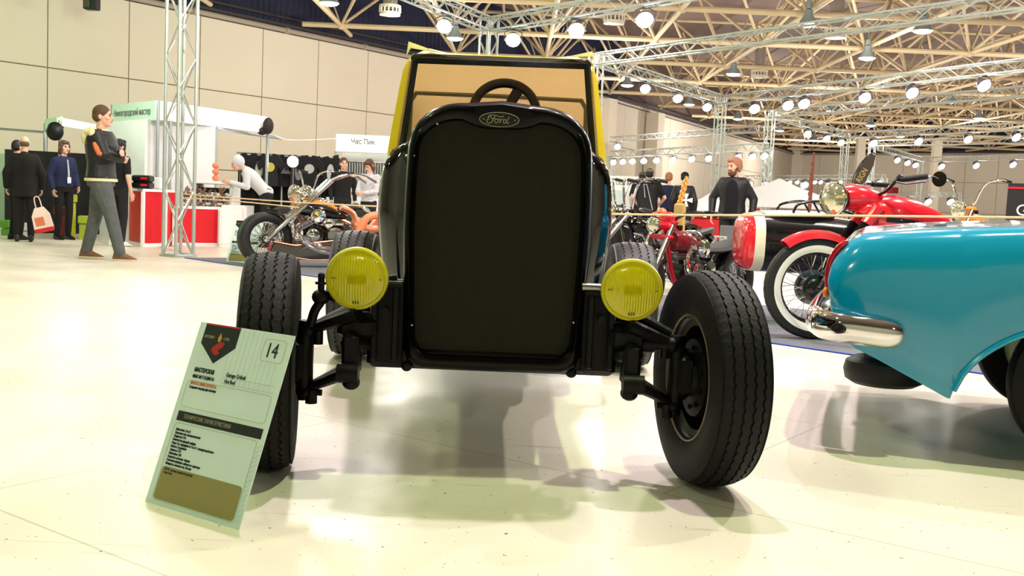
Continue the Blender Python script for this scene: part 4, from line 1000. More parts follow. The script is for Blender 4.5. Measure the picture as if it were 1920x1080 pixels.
# ---- orange chopper on the left ----------------------------------------------------------------
ORG = mat('orange_leather', (240, 140, 100), .4, coat=.3); COPP = mat('copper_paint', (196, 120, 84), .25, .6, coat=.6); BLKGL = mat('chopper_black', (10, 9, 10), .12, coat=1)
CH = thing('chopper', 'long low black and copper chopper with fat wire spoked front wheel and orange seat', 'motorcycle', (-3.02, 12.6, .009), 199)
wire_wheel(CH, (0, 0, .325), .325, .23, .215, steer=14, spokes=60, hub_r=.06, n=140, disc=False)
d = V((-.74, 0, .72)).normalized(); A0 = V((-.01, 0, .325))
for s in (-1, 1):
    o = V((0, s*.17, 0)); b = MB(); b.cyl(A0+o+d*.0, A0+o+d*.62, .034, n=18); b.cyl(A0+o+d*.6, A0+o+d*1.06, .025, n=16); b.ball(A0+o, .045, 14, 10); b.build('fork_leg', CHROME, CH)
b = MB(); b.cyl(A0+V((0, -.2, 0)), A0+V((0, .2, 0)), .022, n=12); b.build('axle', CHROME, CH)
b = MB()
for k_ in (.62, .78): b.rbox((0, 0, 0), (.07, .40, .04), .015, T(*(A0+d*k_)) @ RY(-45))
b.ball(A0+d*.7+V((.06, 0, .03)), (.06, .07, .07), 14, 10); b.build('triple_clamp', CHROME, CH)
b = MB()
for s in (-1, 1): b.tube(spline([A0+d*1.0+V((0, s*.16, 0)), V((-.80, s*.18, 1.07)), V((-.98, s*.24, 1.145)), V((-1.14, s*.30, 1.13)), V((-1.28, s*.33, 1.06))], 6), .016, 10)
b.tube([A0+d*1.02+V((0, -.17, 0)), A0+d*1.02+V((0, .17, 0))], .016, 8); b.build('handlebar', CHROME, CH)
b = MB(); loops = []
for i in range(14):
    a = math.radians(95+75*i/13); loops.append([V((.365*math.cos(a)+0, y, .325+.365*math.sin(a)+dr)) for y, dr in ((-.125, -.03), (-.08, .012), (.08, .012), (.125, -.03), (.08, .003), (-.08, .003))])
b.loft(loops); b.build('front_fender', BLKGL, CH)
_ch0 = len(CH.children)
_kids = set(CH.children)
b = tank_mb((-.62, 0, .60), .62, .22, .30, .35); tk = b.build('fuel_tank', BLKGL, CH); tag(tk, 'black fuel tank with orange flame')
b = MB(); b.tube(spline([(-.68, .11, .79), (-.84, .125, .80), (-.98, .10, .775), (-1.1, .08, .72)], 5), .014, 8, flat=(.5, 1.3)); b.build('tank_flame', mat('flame_orange', (236, 150, 40), .3), tk)
b = MB(); b.tube(spline([(-1.16, 0, .74), (-1.3, 0, .68), (-1.36, 0, .55), (-1.42, 0, .42)], 6), .06, 10, flat=(1.6, .6)); b.build('tank_spine', ORG, CH)
vtwin(CH, (-.86, 0, .40), 1.1, m=BLKGL)
b = MB(); b.ball((-.62, .2, .36), .055, 14, 10); b.ball((-.88, .2, .26), .05, 14, 10); b.build('chrome_ball_cover', CHROME, CH)
b = MB(); b.rbox((-.72, .17, .34), (.13, .05, .10), .02); b.build('gearbox_cover', STEEL, CH); b = MB(); b.rbox((-1.08, .18, .40), (.2, .06, .12), .02); b.build('gearbox_cover', STEEL, CH)
def belly(y): return None
b = MB(); prof = [(-.28, .16), (-.34, .30), (-.60, .26), (-.82, .30), (-1.10, .34), (-1.5, .36), (-1.6, .2), (-1.3, .10), (-.8, .085), (-.45, .10)]
b.prism([(x, z) for x, z in prof], .36, T(0, .18, 0) @ RX(90)); o_ = b.build('belly_pan', BLKGL, CH, bevel=.015); tag(o_, 'low black belly pan')
b = MB(); b.tube([(x, .185, z) for x, z in [(-.34, .30), (-.60, .26), (-.82, .30), (-1.10, .34), (-1.5, .36)]], .012, 8); b.tube([(x, .187, z) for x, z in [(-.3, .15), (-.8, .09), (-1.3, .11)]], .009, 8); b.build('copper_trim', COPP, CH)
b = MB(); b.cyl((-.60, .19, .19), (-.82, .2, .29), .0, .03, n=10); b.build('belly_spike', CHROME, CH)
b = MB(); b.tube([A0+d*.75, V((-.7, 0, .5)), V((-.6, 0, .3)), V((-1.5, 0, .25)), V((-1.85, 0, .33))], .022, 8); b.tube([A0+d*.85, V((-1.1, 0, .62)), V((-1.5, 0, .45)), V((-1.85, 0, .34))], .022, 8); b.build('frame', COPP, CH)
b = MB(); loops = []
for i in range(14):
    t = i/13; x = -1.32-.62*t; w_ = .13+.07*math.sin(PI*t); z = .50-.05*math.sin(PI*t)+.30*max(0, t-.35)**1.1
    loops.append([V((x, w_*math.cos(a), z+.07*math.sin(a)+.03*abs(math.cos(a)))) for a in [2*PI*j/18 for j in range(18)]])
b.loft(loops); o_ = b.build('seat', ORG, CH); tag(o_, 'pale orange bucket seat')
b = MB(); b.tube(spline([(-1.36, .19, .46), (-1.45, .2, .62), (-1.6, .2, .66), (-1.72, .19, .58), (-1.74, .19, .46)], 6), .05, 10); b.build('seat_bolster', ORG, CH)
wire_wheel(CH, (-1.9, 0, .34), .34, .3, .22, spokes=48, n=90)
b = MB(); loops = []
for i in range(16):
    a = math.radians(20+150*i/15); loops.append([V((-1.9+(.39+dr)*math.cos(a), y, .34+(.39+dr)*math.sin(a))) for y, dr in ((-.17, -.03), (-.1, .02), (.1, .02), (.17, -.03), (.1, .01), (-.1, .01))])
b.loft(loops); b.build('rear_fender', ORG, CH)
b = MB()
for k_ in range(2): b.tube(spline([(-.8, .12, .6-.05*k_), (-.6, .2, .45-.05*k_), (-.9, .22, .2+.05*k_), (-1.7, .22, .2+.06*k_)], 6), .028, 10)
b.build('exhaust_pipe', CHROME, CH)

for o in CH.children:
    if o not in _kids: o.location.x += .25
# ---- a plainer custom bike used for the machines further back ------------------------------------
def custom_bike(label, loc, rz, paint, seat_m, R=.32, fw=.12, rw=.2, rake=.42, stretch=1.45, tank_z=.62, bars='low', hl=(.075,), hl_m=CHROME, sissy=None, frame_m=None, engine_m=BLKMET, fender=True, detail=40):
    t = thing('motorcycle', label, 'motorcycle', (loc[0], loc[1], .009), rz); frame_m = frame_m or paint
    wire_wheel(t, (0, 0, R), R, fw, R*.68, spokes=detail, n=72, disc=False)
    top = V((-rake, 0, tank_z+.24)); ax = V((0, 0, R))
    for s in (-1, 1):
        b = MB(); b.cyl(ax+V((0, s*(fw/2+.035), 0)), top+V((0, s*(fw/2+.035), 0)), .024, n=12); b.build('fork_leg', CHROME if engine_m is not BLKMET else STEEL, t)
    b = MB(); b.rbox((top.x, 0, top.z), (.07, fw+.13, .04), .012); b.rbox((top.x+.06, 0, top.z-.12), (.07, fw+.13, .04), .012); b.build('triple_clamp', frame_m, t)
    for i, r in enumerate(hl):
        y = (i-(len(hl)-1)/2)*.27; headlamp(t, (top.x+.17, y, top.z-.02), r, hl_m, 0)
    b = MB(); hz = {'low': .10, 'high': .34, 'ape': .5}[bars]
    b.tube(spline([(top.x-.25, .36, top.z+hz-.02), (top.x-.10, .34, top.z+hz), (top.x-.02, .2, top.z+hz*.8), (top.x, .08, top.z+.03), (top.x, -.08, top.z+.03), (top.x-.02, -.2, top.z+hz*.8), (top.x-.10, -.34, top.z+hz), (top.x-.25, -.36, top.z+hz-.02)], 6), .013, 8); h = b.build('handlebar', CHROME if bars != 'low' else BLKMET, t)
    for s in (-1, 1): b = MB(); b.cyl((top.x-.13, s*.345, top.z+hz), (top.x-.28, s*.362, top.z+hz-.02), .019, n=10); b.build('hand_grip', MATS['grip_rubber'], h)
    tk = tank_mb((top.x-.04, 0, tank_z-.02), .52, .22, .27, .3).build('fuel_tank', paint, t)
    b = MB(); b.cyl((top.x-.2, 0, tank_z+.17), (top.x-.2, 0, tank_z+.22), .035, n=14); b.build('filler_cap', BLKMET, tk)
    vtwin(t, (top.x-.36, 0, R+.10), .95, m=engine_m)
    rx = -stretch
    b = MB()
    b.tube([top+V((0, 0, -.02)), V((top.x-.12, 0, R+.1)), V((top.x-.25, 0, R-.12)), V((rx+.45, 0, R-.12)), V((rx, 0, R))], .022, 8)
    b.tube([top, V((top.x-.5, 0, tank_z+.02)), V((rx+.4, 0, tank_z-.10)), V((rx, 0, R))], .022, 8); b.tube([(rx+.42, 0, tank_z-.1), (rx+.4, 0, R-.1)], .02, 8); b.build('frame', frame_m, t)
    b = MB(); loops = []
    for i in range(9):
        q = i/8; x = top.x-.54-.46*q; loops.append([V((x, (.06+.11*math.sin(PI*min(1, q*.8+.12)))*math.cos(a), tank_z+.0+.05*q*q*1.4+.035*math.sin(a))) for a in [2*PI*j/14 for j in range(14)]])
    b.loft(loops); b.build('seat', seat_m, t)
    wire_wheel(t, (rx, 0, R), R, rw, R*.62, spokes=detail, n=72)
    if fender:
        b = MB(); loops = []
        for i in range(12):
            a = math.radians(25+110*i/11); w_ = rw/2+.02; loops.append([V((rx+(R+.05+dr)*math.cos(a), y, R+(R+.05+dr)*math.sin(a))) for y, dr in ((-w_, -.03), (-w_*.6, .015), (w_*.6, .015), (w_, -.03), (w_*.6, .007), (-w_*.6, .007))])
        b.loft(loops); b.build('rear_fender', paint, t)
    b = MB(); b.tube(spline([(top.x-.25, .1, R+.3), (top.x-.12, .17, R+.12), (top.x-.4, .19, R-.14), (rx, .2, R-.1)], 6), .026, 10); b.build('exhaust_pipe', CHROME, t)
    if sissy: sissy(t, rx, R, tank_z)
    return t
MAROON = mat('maroon_paint', (112, 26, 34), .2, coat=1, noise=(7, .3)); FRAMERED = mat('red_frame', (200, 18, 40), .3, coat=.6)
BLUEW = mat('blue_cable', (40, 110, 190), .5)
p_ = atY(1202, 500, 8.55)
rb = custom_bike('low red framed custom motorcycle with maroon tank between the car wheel and the sidecar', (p_.x, 8.55, 0), 226, MAROON, mat('black_seat', (24, 24, 25), .6), R=.29, fw=.11, rw=.2, rake=.3, stretch=1.34, tank_z=.55, hl=(.062,), hl_m=mat('grey_lamp', (120, 120, 122), .35, .6), frame_m=FRAMERED, fender=False)
b = MB(); b.tube(spline([(-.45, .2, .35), (-.5, .24, .30), (-.62, .24, .27), (-.75, .2, .26)], 6), .007, 6); b.build('blue_cable', BLUEW, rb)
b = MB(); b.ball((-.31, .02, .83), (.05, .1, .05), 14, 10); b.rbox((-.28, 0, .76), (.1, .2, .06), .02); b.build('red_clamp_cover', FRAMERED, rb)
b = MB(); b.rbox((-.72, .11, .27), (.16, .06, .12), .02); b.build('red_cover', FRAMERED, rb); b = MB(); b.rbox((-.88, .09, .36), (.1, .05, .12), .015); b.build('orange_canister', mat('orange_canister', (226, 110, 40), .4), rb)
def sissy_chain(t, rx, R, tz):
    b = MB(); n = 22; A = V((rx+.28, 0, tz+.02)); B = V((rx+.14, 0, 1.22))
    for i in range(n):
        c = A.lerp(B, i/(n-1)); M_ = T(*c) @ RZ(90*(i % 2)) ; b.tube([M_ @ V((.026*math.cos(a), 0, .034*math.sin(a))) for a in [2*PI*j/10 for j in range(10)]], .009, 6, closed=True)
    tag(b.build('chain_sissy_bar', mat('orange_chain', (236, 168, 84), .35, .2), t), 'tall sissy bar of orange chain links')
    b = MB(); b.rbox((rx+.25, .12, tz+.18), (.05, .22, .34), .02); tag(b.build('backrest_pad', mat('tan_pad', (196, 160, 92), .7, noise=(30, .25)), t), 'tan padded backrest')
    b = MB(); b.ball((rx+.40, 0, tz+.24), (.05, .05, .05), 14, 10); b.cyl((rx+.45, 0, tz+.24), (rx+.62, 0, tz+.2), .012, n=8); b.build('orange_lamp', mat('orange_lamp', (240, 100, 40), .2, coat=1), t)
p_ = atY(1088, 500, 11.0)
custom_bike('black chopper with a tall orange chain sissy bar and tan backrest', (p_.x+.05, 11.0, 0), 196, BLKGL, BLACK, R=.31, rake=.45, stretch=1.25, tank_z=.62, bars='high', sissy=sissy_chain)
p_ = atY(1140, 500, 12.6)
custom_bike('black bobber with wide chrome handlebar behind the car body on the right', (p_.x-.25, 12.6, 0), 205, BLKGL, BLACK, R=.33, rake=.4, stretch=1.4, tank_z=.66, bars='high')
p_ = atY(512, 470, 15.6)
custom_bike('chrome chopper with twin pale headlights behind the orange seated chopper', (p_.x+.12, 15.6, 0), 232, CHROME, BLACK, R=.34, rake=.5, stretch=1.5, tank_z=.66, bars='high', hl=(.13, .13), hl_m=CHROME, engine_m=CHROME)
p_ = atY(1795, 470, 12.0)
custom_bike('orange motorcycle with chrome handlebar parked behind the turquoise car', (p_.x-.2, 12.0, 0), 215, mat('orange_paint', (238, 150, 50), .25, coat=.8), mat('orange_seat', (226, 130, 60), .5), R=.34, rake=.45, stretch=1.4, tank_z=.82, bars='high', hl=(.1,), hl_m=CHROME)
# ------------------------------------------------------------------ people: local -Y = facing, +X = the person's left
def hand(mb, wrist, d, palm_n, side, curl=25, s=1.0):
    """palm and five fingers; d = pointing direction, palm_n = direction the palm faces, side = direction of the thumb"""
    d = V(d).normalized(); n = V(palm_n); n = (n-d*n.dot(d)).normalized(); t = V(side); t = (t-d*t.dot(d)-n*t.dot(n)).normalized(); w = V(wrist)
    for k in (-.026, -.009, .009, .026): mb.capsule(w+t*k*.7*s+d*.012*s, w+t*k*s+d*.088*s, .016*s, .0125*s, 10)
    for k, L in ((-.030, .060), (-.0105, .074), (.0105, .080), (.031, .070)):
        a = w+t*k*s+d*.09*s; c = math.radians(curl); b = a+(d*math.cos(c)+n*math.sin(c))*L*.5*s; c2 = c*2.1; e = b+(d*math.cos(c2)+n*math.sin(c2))*L*.5*s
        mb.capsule(a, b, .0095*s, .009*s, 8); mb.capsule(b, e, .009*s, .0075*s, 8)
    a = w+t*.03*s+d*.03*s; b = a+(t*.75+d*.6+n*.25).normalized()*.038*s; e = b+(d*.85+t*.25+n*.35).normalized()*.032*s
    mb.capsule(a, b, .0125*s, .0105*s, 8); mb.capsule(b, e, .0105*s, .0085*s, 8)
def person(label, loc, rz, h=1.75, pose=None, top=CLOTHBLACK, legs=CLOTHBLACK, shoes=BLACK, hair=None, hair_style='short', sleeves='long', beard=None, cap=None, lean=0, bend=0, headturn=0, headdown=0, vox=.010, face=True, open_jacket=None, build=1.0, skin=None, hidelegs=False, coat=0, head=1.0, legb=1.0):
    k = h/1.75; skin = skin or SKIN
    t = thing('person', label, 'person', loc, rz)
    J = dict(hipL=(.09, 0, .92), hipR=(-.09, 0, .92), kneeL=(.10, -.02, .50), kneeR=(-.10, -.02, .50), ankL=(.105, .02, .085), ankR=(-.105, .02, .085), footL=None, footR=None,
             shL=(.185, .0, 1.425), shR=(-.185, .0, 1.425), elL=(.245, .04, 1.14), elR=(-.245, .04, 1.14), wrL=(.24, -.06, .89), wrR=(-.24, -.06, .89))
    free_arms = bool(pose and pose.get('free_arms'))
    if pose: J.update({a_: b_ for a_, b_ in pose.items() if a_ != 'free_arms'})
    piv = V((0, 0, .94)); Rl = Matrix.Rotation(math.radians(lean), 4, 'X')
    def up(p):                                                  # bend the upper body about the hips
        p = V(p); return piv+(Rl @ (p-piv)) if lean else p
    G = {n_: (None if p is None else V(p)) for n_, p in J.items()}
    for n_ in ('shL', 'shR') + (() if free_arms else ('elL', 'elR', 'wrL', 'wrR')): G[n_] = up(G[n_])
    sk = lambda p: V(p)*k
    def torso(mb, g=1.0, zmin=.88, zmax=1.48, drop=0.0, slim=1.0):
        loops = []
        for z, a, b in ((.86, .150, .112), (.93, .165, .118), (1.02, .156, .108), (1.10, .150, .105), (1.2, .168, .115), (1.3, .185, .122), (1.38, .185, .112), (1.43, .165, .095), (1.47, .11, .08), (1.5, .065, .06)):
            if z < zmin-1e-6 or z > zmax+1e-6: continue
            loops.append([up(V((a*g*slim*build*math.cos(q), b*g*build*math.sin(q), z)))*k for q in [2*PI*i/24 for i in range(24)]])
        mb.loft(loops)
    # --- body: head, neck, trunk, arms with hands, legs: one surface
    b = MB(); torso(b, .86)
    hc = up((0, -.015, 1.63)); hR = Rl @ Matrix.Rotation(math.radians(headturn), 4, 'Z') @ Matrix.Rotation(math.radians(headdown), 4, 'X')
    HM = T(*(hc*k)) @ hR @ SCL(k*head, k*head, k*head)
    b.capsule(sk(up((0, .015, 1.44))), sk(up((0, .0, 1.56))), .058*k, .054*k)
    hb = MB(HM); hb.ball((0, .012, .025), (.076, .096, .098), 20, 14); hb.ball((0, -.028, -.045), (.058, .062, .072), 16, 12); hb.ball((0, -.062, -.088), (.03, .03, .026), 12, 8)
    hb.capsule((0, -.092, .012), (0, -.108, -.022), .009, .015, 8); hb.ball((0, -.09, -.055), (.026, .014, .012), 10, 8); hb.ball((0, -.085, .03), (.05, .016, .012), 10, 8)
    for s in (-1, 1): hb.ball((s*.078, .012, -.005), (.010, .02, .032), 10, 8); hb.ball((s*.045, -.062, -.02), (.022, .02, .02), 10, 8)
    b.v += hb.v; off = len(b.v)-len(hb.v); b.f += [tuple(i+off for i in f) for f in hb.f]; b.mi += hb.mi
    for s in 'LR':
        so = V((-.035 if s == 'L' else .035, 0, -.04)) if sleeves == 'jacket' else V((0, 0, 0)); b.capsule(sk(G['sh'+s]+so), sk(G['el'+s]), .042*k*build, .038*k); b.capsule(sk(G['el'+s]), sk(G['wr'+s]), .039*k, .027*k)
        dd = (G['wr'+s]-G['el'+s]).normalized(); sd = V((-1 if s == 'L' else 1, 0, 0)); th = V((0, -1, .2))
        hand(b, sk(G['wr'+s]), dd, sd, th, s=k)
        if not hidelegs:
            b.capsule(sk(G['hip'+s]), sk(G['knee'+s]), .07*k, .048*k); b.capsule(sk(G['knee'+s]), sk(G['ank'+s]), .05*k, .034*k)
            b.capsule(sk(G['ank'+s]), sk(G['ank'+s]+V((0, -.10, -.05))), .034*k, .026*k)
    me = fuse(b, vox*.8, 3); body = link('body', me, skin, t)
    # --- clothes
    b = MB(); torso(b, 1.06+(.05 if sleeves == 'jacket' else 0), zmin=.93 if not coat else .86, zmax=1.47)
    thick = 1.0 if sleeves != 'jacket' else 1.22
    for s in 'LR':
        if sleeves == 'short':
            m_ = G['sh'+s].lerp(G['el'+s], .72); b.capsule(sk(G['sh'+s]), sk(m_), .062*k*build, .058*k)
        else:
            so = V((-.03 if s == 'L' else .03, 0, -.03)) if thick > 1 else V((0, 0, -.008)); b.capsule(sk(G['sh'+s]+so), sk(G['el'+s]), .064*k*(1+(thick-1)*.5)*build, .054*k*thick); b.capsule(sk(G['el'+s]), sk(G['wr'+s].lerp(G['el'+s], .06)), .054*k*thick, .040*k*thick)
    if coat: 
        loops = [[up(V((a*math.cos(q), b_*math.sin(q), z)))*k for q in [2*PI*i/24 for i in range(24)]] for z, a, b_ in ((.93-coat, .20, .16), (.93-coat*.5, .19, .15), (1.0, .175, .13))]; b.loft(loops)
    if lean: b.ball((0, -.01, .965*k), (.178*k, .14*k, .11*k), 20, 12)
    if sleeves != 'short': b.capsule(sk(up((0, .02, 1.455))), sk(up((0, .012, 1.475))), .066*k, .06*k)
    tp = link('jacket' if sleeves == 'jacket' or coat else 'shirt', fuse(b, vox, 3), top, t)
    if not hidelegs:
        b = MB(); loops = [[V((a*build*math.cos(q), b_*build*math.sin(q), z))*k for q in [2*PI*i/20 for i in range(20)]] for z, a, b_ in ((.84, .145, .115), (.92, .172, .125), (1.02, .160, .112))]; b.loft(loops)
        for s in 'LR':
            b.capsule(sk(G['hip'+s]), sk(G['knee'+s]), .092*k*build*legb, .068*k*legb); b.capsule(sk(G['knee'+s]), sk(G['ank'+s]+V((0, 0, .012))), .068*k*legb, .054*k*legb)
        link('trousers', fuse(b, vox, 3), legs, t)
        for s in 'LR':
            a = G['ank'+s]; fd = G['foot'+s] if G['foot'+s] is not None else V((0, -1, 0)); fd = V((fd.x, fd.y, 0)).normalized(); sdv = V((-fd.y, fd.x, 0)); z0 = a.z-.085
            b = MB(); loops = []
            for q, w_, hh in ((-.075, .03, .06), (-.06, .04, .12), (-.01, .044, .14), (.05, .043, .10), (.11, .047, .068), (.16, .044, .048), (.19, .03, .034)):
                c = V((a.x, a.y, z0))+fd*q; loops.append([(c+sdv*(w_*math.cos(u))+V((0, 0, max(0, hh/2+hh/2*math.sin(u)))))*k for u in [2*PI*i/14 for i in range(14)]])
            b.loft(loops); sh_ = b.build('shoe', shoes if not isinstance(shoes, tuple) else shoes[0], t)
            if isinstance(shoes, tuple):
                b = MB(); loops = []
                for q, w_ in ((-.083, .026), (-.06, .04), (0, .042), (.06, .044), (.12, .05), (.17, .047), (.20, .028)):
                    c = V((a.x, a.y, z0))+fd*q; loops.append([(c+sdv*x+V((0, 0, z)))*k for x, z in ((-w_, .0), (w_, .0), (w_, .026), (-w_, .026))])
                b.loft(loops); b.build('shoe_sole', shoes[1], sh_)
    # --- head details
    if hair:
        b = MB(HM)
        if hair_style == 'bald': 
            b.ball((0, .045, -.005), (.08, .07, .055), 16, 10)
        else:
            b.ball((0, .022, .040), (.085, .100, .098), 20, 14); b.ball((0, .045, .0), (.083, .078, .07), 16, 10)
            if hair_style in ('long', 'bob'):
                b.ball((0, .05, -.06), (.085, .065, .09), 16, 12)
                for s in (-1, 1): b.capsule((s*.072, -.03, .04), (s*.074, -.005, -.09), .024, .026, 10)
                b.ball((0, -.045, .085), (.07, .05, .04), 14, 10)
            if hair_style == 'swept': b.ball((-.01, -.05, .083), (.062, .045, .028), 14, 10); 
            if hair_style == 'swept':
                for s in (-1, 1): b.capsule((s*.074, .0, .03), (s*.074, .02, -.055), .022, .022, 10)
        hm = fuse(b, .008*k, 2)
        # keep hair off the face
        link('hair', hm, hair, t)
    if beard:
        b = MB(HM); b.ball((0, -.048, -.085), (.058, .055, .045), 16, 10); b.ball((0, -.085, -.045), (.036, .02, .012), 12, 8)
        for s in (-1, 1): b.capsule((s*.062, -.02, -.02), (s*.048, -.045, -.08), .016, .02, 8)
        link('beard', fuse(b, .008*k, 2), beard, t)
    if cap:
        b = MB(HM); b.ball((0, .012, .058), (.088, .108, .078), 20, 12); o = fuse(b, .008*k, 2); c_ = link('cap', o, cap, t)
        b = MB(HM); b.prism([(.07*math.cos(a), -.05-.09*math.sin(a)*1.0) for a in [PI*i/12 for i in range(13)]], .008, T(0, -.03, .055) @ RX(8)); b.build('cap_peak', cap, c_)
    if face:
        for s in (-1, 1):
            b = MB(HM); b.ball((s*.030, -.088, .012), (.0105, .006, .0065), 10, 8); b.build('eye', mat('eye_dark', (40, 30, 26), .2), t)
            b = MB(HM); b.tube([(s*.014, -.0985, .034), (s*.03, -.098, .038), (s*.047, -.088, .034)], .004, 6); b.build('eyebrow', hair or mat('brow', (90, 66, 48), .8), t)
        b = MB(HM); b.tube([(-.022, -.098, -.052), (0, -.104, -.05), (.022, -.098, -.052)], .004, 6); b.build('lips', mat('lips', (176, 96, 92), .5), t)
    return t, G, HM, k
BROWNH = mat('brown_hair', (84, 58, 42), .7, bump=(150, .4)); DARKH = mat('dark_hair', (24, 20, 20), .6, bump=(150, .4)); GINGER = mat('ginger_hair', (160, 108, 78), .7, bump=(150, .4)); GREYH = mat('grey_brown_hair', (96, 80, 68), .8)
JEANS = mat('grey_jeans', (84, 88, 88), .9, noise=(14, .35), bump=(150, .25)); NAVYC = mat('navy_cloth', (26, 34, 66), .9, bump=(120, .2)); LGREY = mat('light_grey_cloth', (205, 206, 210), .9, bump=(60, .3)); LEATHER = mat('black_leather_jacket', (22, 22, 26), .5, noise=(9, .4), bump=(26, .35))
BROWNSH = mat('brown_suede', (118, 84, 64), .8, noise=(20, .3)); SOLE = mat('cream_sole', (206, 190, 160), .7); WHITESH = mat('white_shoe', (230, 230, 230), .6); TROUSD = mat('dark_trousers', (26, 27, 34), .9); CREAMC = mat('cream_cloth', (224, 214, 170), .9, bump=(80, .3)); ORANGEC = mat('orange_stripe', (196, 104, 62), .8)
# young man walking by with crossed arms, seen from his side, facing right
p_ = onfloor(188, 487)
pose = dict(hipL=(.085, .01, .92), hipR=(-.085, -.01, .92), kneeL=(.09, .09, .51), kneeR=(-.10, -.15, .52), ankL=(.09, .19, .088), ankR=(-.11, -.26, .085),
            elL=(.25, -.10, 1.20), elR=(-.25, -.12, 1.20), wrL=(-.05, -.25, 1.22), wrR=(.07, -.21, 1.16))
t, G, HM, k = person('young man with crossed arms in a black jacket with orange sleeve stripe and grey jeans', (p_.x, p_.y, 0), 92, 1.83, pose, top=LEATHER, legs=JEANS, shoes=(BROWNSH, SOLE), hair=BROWNH, hair_style='short', sleeves='jacket', headturn=2, vox=.009, legb=1.16, build=1.24)
b = MB(); b.capsule(V((-.20, .03, 1.43))*k, V((-.1, .075, 1.46))*k, .05, .05); b.capsule(V((-.1, .075, 1.46))*k, V((.1, .075, 1.46))*k, .055, .055); b.capsule(V((.1, .075, 1.46))*k, V((.19, .02, 1.43))*k, .05, .045); b.ball(V((0, .135, 1.39))*k, (.19, .075, .12)); b.ball(V((-.13, .06, 1.44))*k, (.09, .09, .05)); b.ball(V((.13, .06, 1.44))*k, (.09, .09, .05)); b.capsule(V((-.08, -.05, 1.46))*k, V((.08, -.05, 1.46))*k, .03, .03)
link('hood', fuse(b, .011, 4), CREAMC, t)
b = MB(); loops = [[V((a*math.cos(q), b_*math.sin(q), z))*k for q in [2*PI*i/24 for i in range(24)]] for z, a, b_ in ((.895, .20, .15), (.90, .226, .174), (.928, .226, .174), (.935, .2, .15))]; b.loft(loops); b.build('shirt_hem', CREAMC, t)
for s, e in ((-1, 'R'), (1, 'L')):
    a_, c_ = G['sh'+e], G['el'+e]; o = V((s*.07, -.01, .02)); a_ = a_+V((-s*.02, 0, -.03)); b = MB(); b.tube([(a_.lerp(c_, q)+V((s*.078, .03, .005)))*k for q in (.4, .6, .8, 1.0)]+[(c_.lerp(G['wr'+e], .35)+V((s*.066, .0, -.01)))*k], [.02, .031, .033, .033, .02], 10, flat=(1, .8)); tag(b.build('sleeve_stripe', ORANGEC, t), 'orange stripe on the black sleeve')
# bald man in a long black coat, seen from behind
p_ = onfloor(45, 453); LB = mat('black_wool', (20, 18, 18), .95, bump=(60, .2))
t, G, HM, k = person('bald man in a long black coat standing with his back turned at far left', (p_.x, p_.y, 0), 205, 1.55, dict(elL=(.27, .02, 1.14), elR=(-.27, .02, 1.14), wrL=(.27, -.1, .90), wrR=(-.27, -.1, .90)), top=LB, legs=mat('black_trouser', (14, 14, 16), .9), hair=GREYH, hair_style='bald', sleeves='jacket', coat=.18, build=1.1, headdown=10, face=False)
p_ = onfloor(8, 452)
person('person in dark clothes cut off by the left picture edge', (p_.x-.05, p_.y+.5, 0), 150, 1.5, None, top=LB, legs=MATS['black_trouser'], hair=DARKH, sleeves='jacket', face=False)
# woman in a navy cardigan with a lanyard
p_ = onfloor(108, 450)
t, G, HM, k = person('woman with brown hair in a navy cardigan wearing a white lanyard', (p_.x, p_.y+.2, 0), 55, 1.55, dict(elL=(.23, .02, 1.15), wrL=(.2, -.12, .95)), top=NAVYC, legs=MATS['black_trouser'], hair=BROWNH, hair_style='bob', sleeves='jacket')
b = MB(); b.tube([V((-.02, -.15, 1.42))*k, V((.0, -.155, 1.2))*k, V((.0, -.16, 1.0))*k], [.02, .03, .03], 6, flat=(1, .3)); b.build('white_blouse', mat('white_blouse', (214, 220, 232), .9), t)
b = MB(); b.box(V((.0, -.175, 1.06))*k, (.06, .006, .09)); b.build('name_badge', WHITE, t)
# short haired person in a black T-shirt, from behind
p_ = onfloor(222, 462)
t, G, HM, k = person('dark haired person in a black T-shirt standing at the red counter with back turned', (p_.x, p_.y, 0), 148, 1.56, dict(elR=(-.26, .03, 1.14), wrR=(-.27, -.03, .89), elL=(.25, -.02, 1.15), wrL=(.2, -.2, 1.0)), top=mat('black_tshirt', (16, 16, 18), .9), legs=TROUSD, shoes=WHITESH, hair=DARKH, hair_style='bob', sleeves='short', face=False)
# man in a pale grey hoodie bending over the white counter
p_ = onfloor(478, 470)
t, G, HM, k = person('man in a pale grey hooded sweatshirt bending over the white counter', (p_.x-.10, 16.75, 0), 285, 1.62, dict(elL=(.25, -.32, 1.03), elR=(-.25, -.34, 1.03), wrL=(.18, -.60, 1.10), wrR=(-.16, -.62, 1.10), free_arms=True), top=LGREY, legs=TROUSD, hair=LGREY, hair_style='short', sleeves='long', lean=44, headdown=-24)
b = MB(HM); b.ball((0, .03, .03), (.098, .105, .115), 18, 12); link('hood', fuse(b, .01, 3), LGREY, t)
# seated / standing visitors at the belt stall
p_ = atY(690, 420, 17.5)
STRIPE = mat('striped_sleeve', (200, 196, 206), .8, noise=(30, .6))
person('woman with brown hair and pale striped sleeves looking down by the belt stall', (p_.x, 17.5, 0), 330, 1.5, dict(elL=(.22, -.06, 1.14), elR=(-.22, -.06, 1.14), wrL=(.08, -.26, 1.1), wrR=(-.08, -.26, 1.1)), top=STRIPE, legs=TROUSD, hair=BROWNH, hair_style='bob', sleeves='long', headdown=30)
p_ = atY(641, 420, 19.0)
person('brown haired visitor half hidden behind the chopper handlebar', (p_.x, 19.0, 0), 20, 1.56, None, top=MATS['black_wool'], legs=TROUSD, hair=BROWNH, sleeves='long')
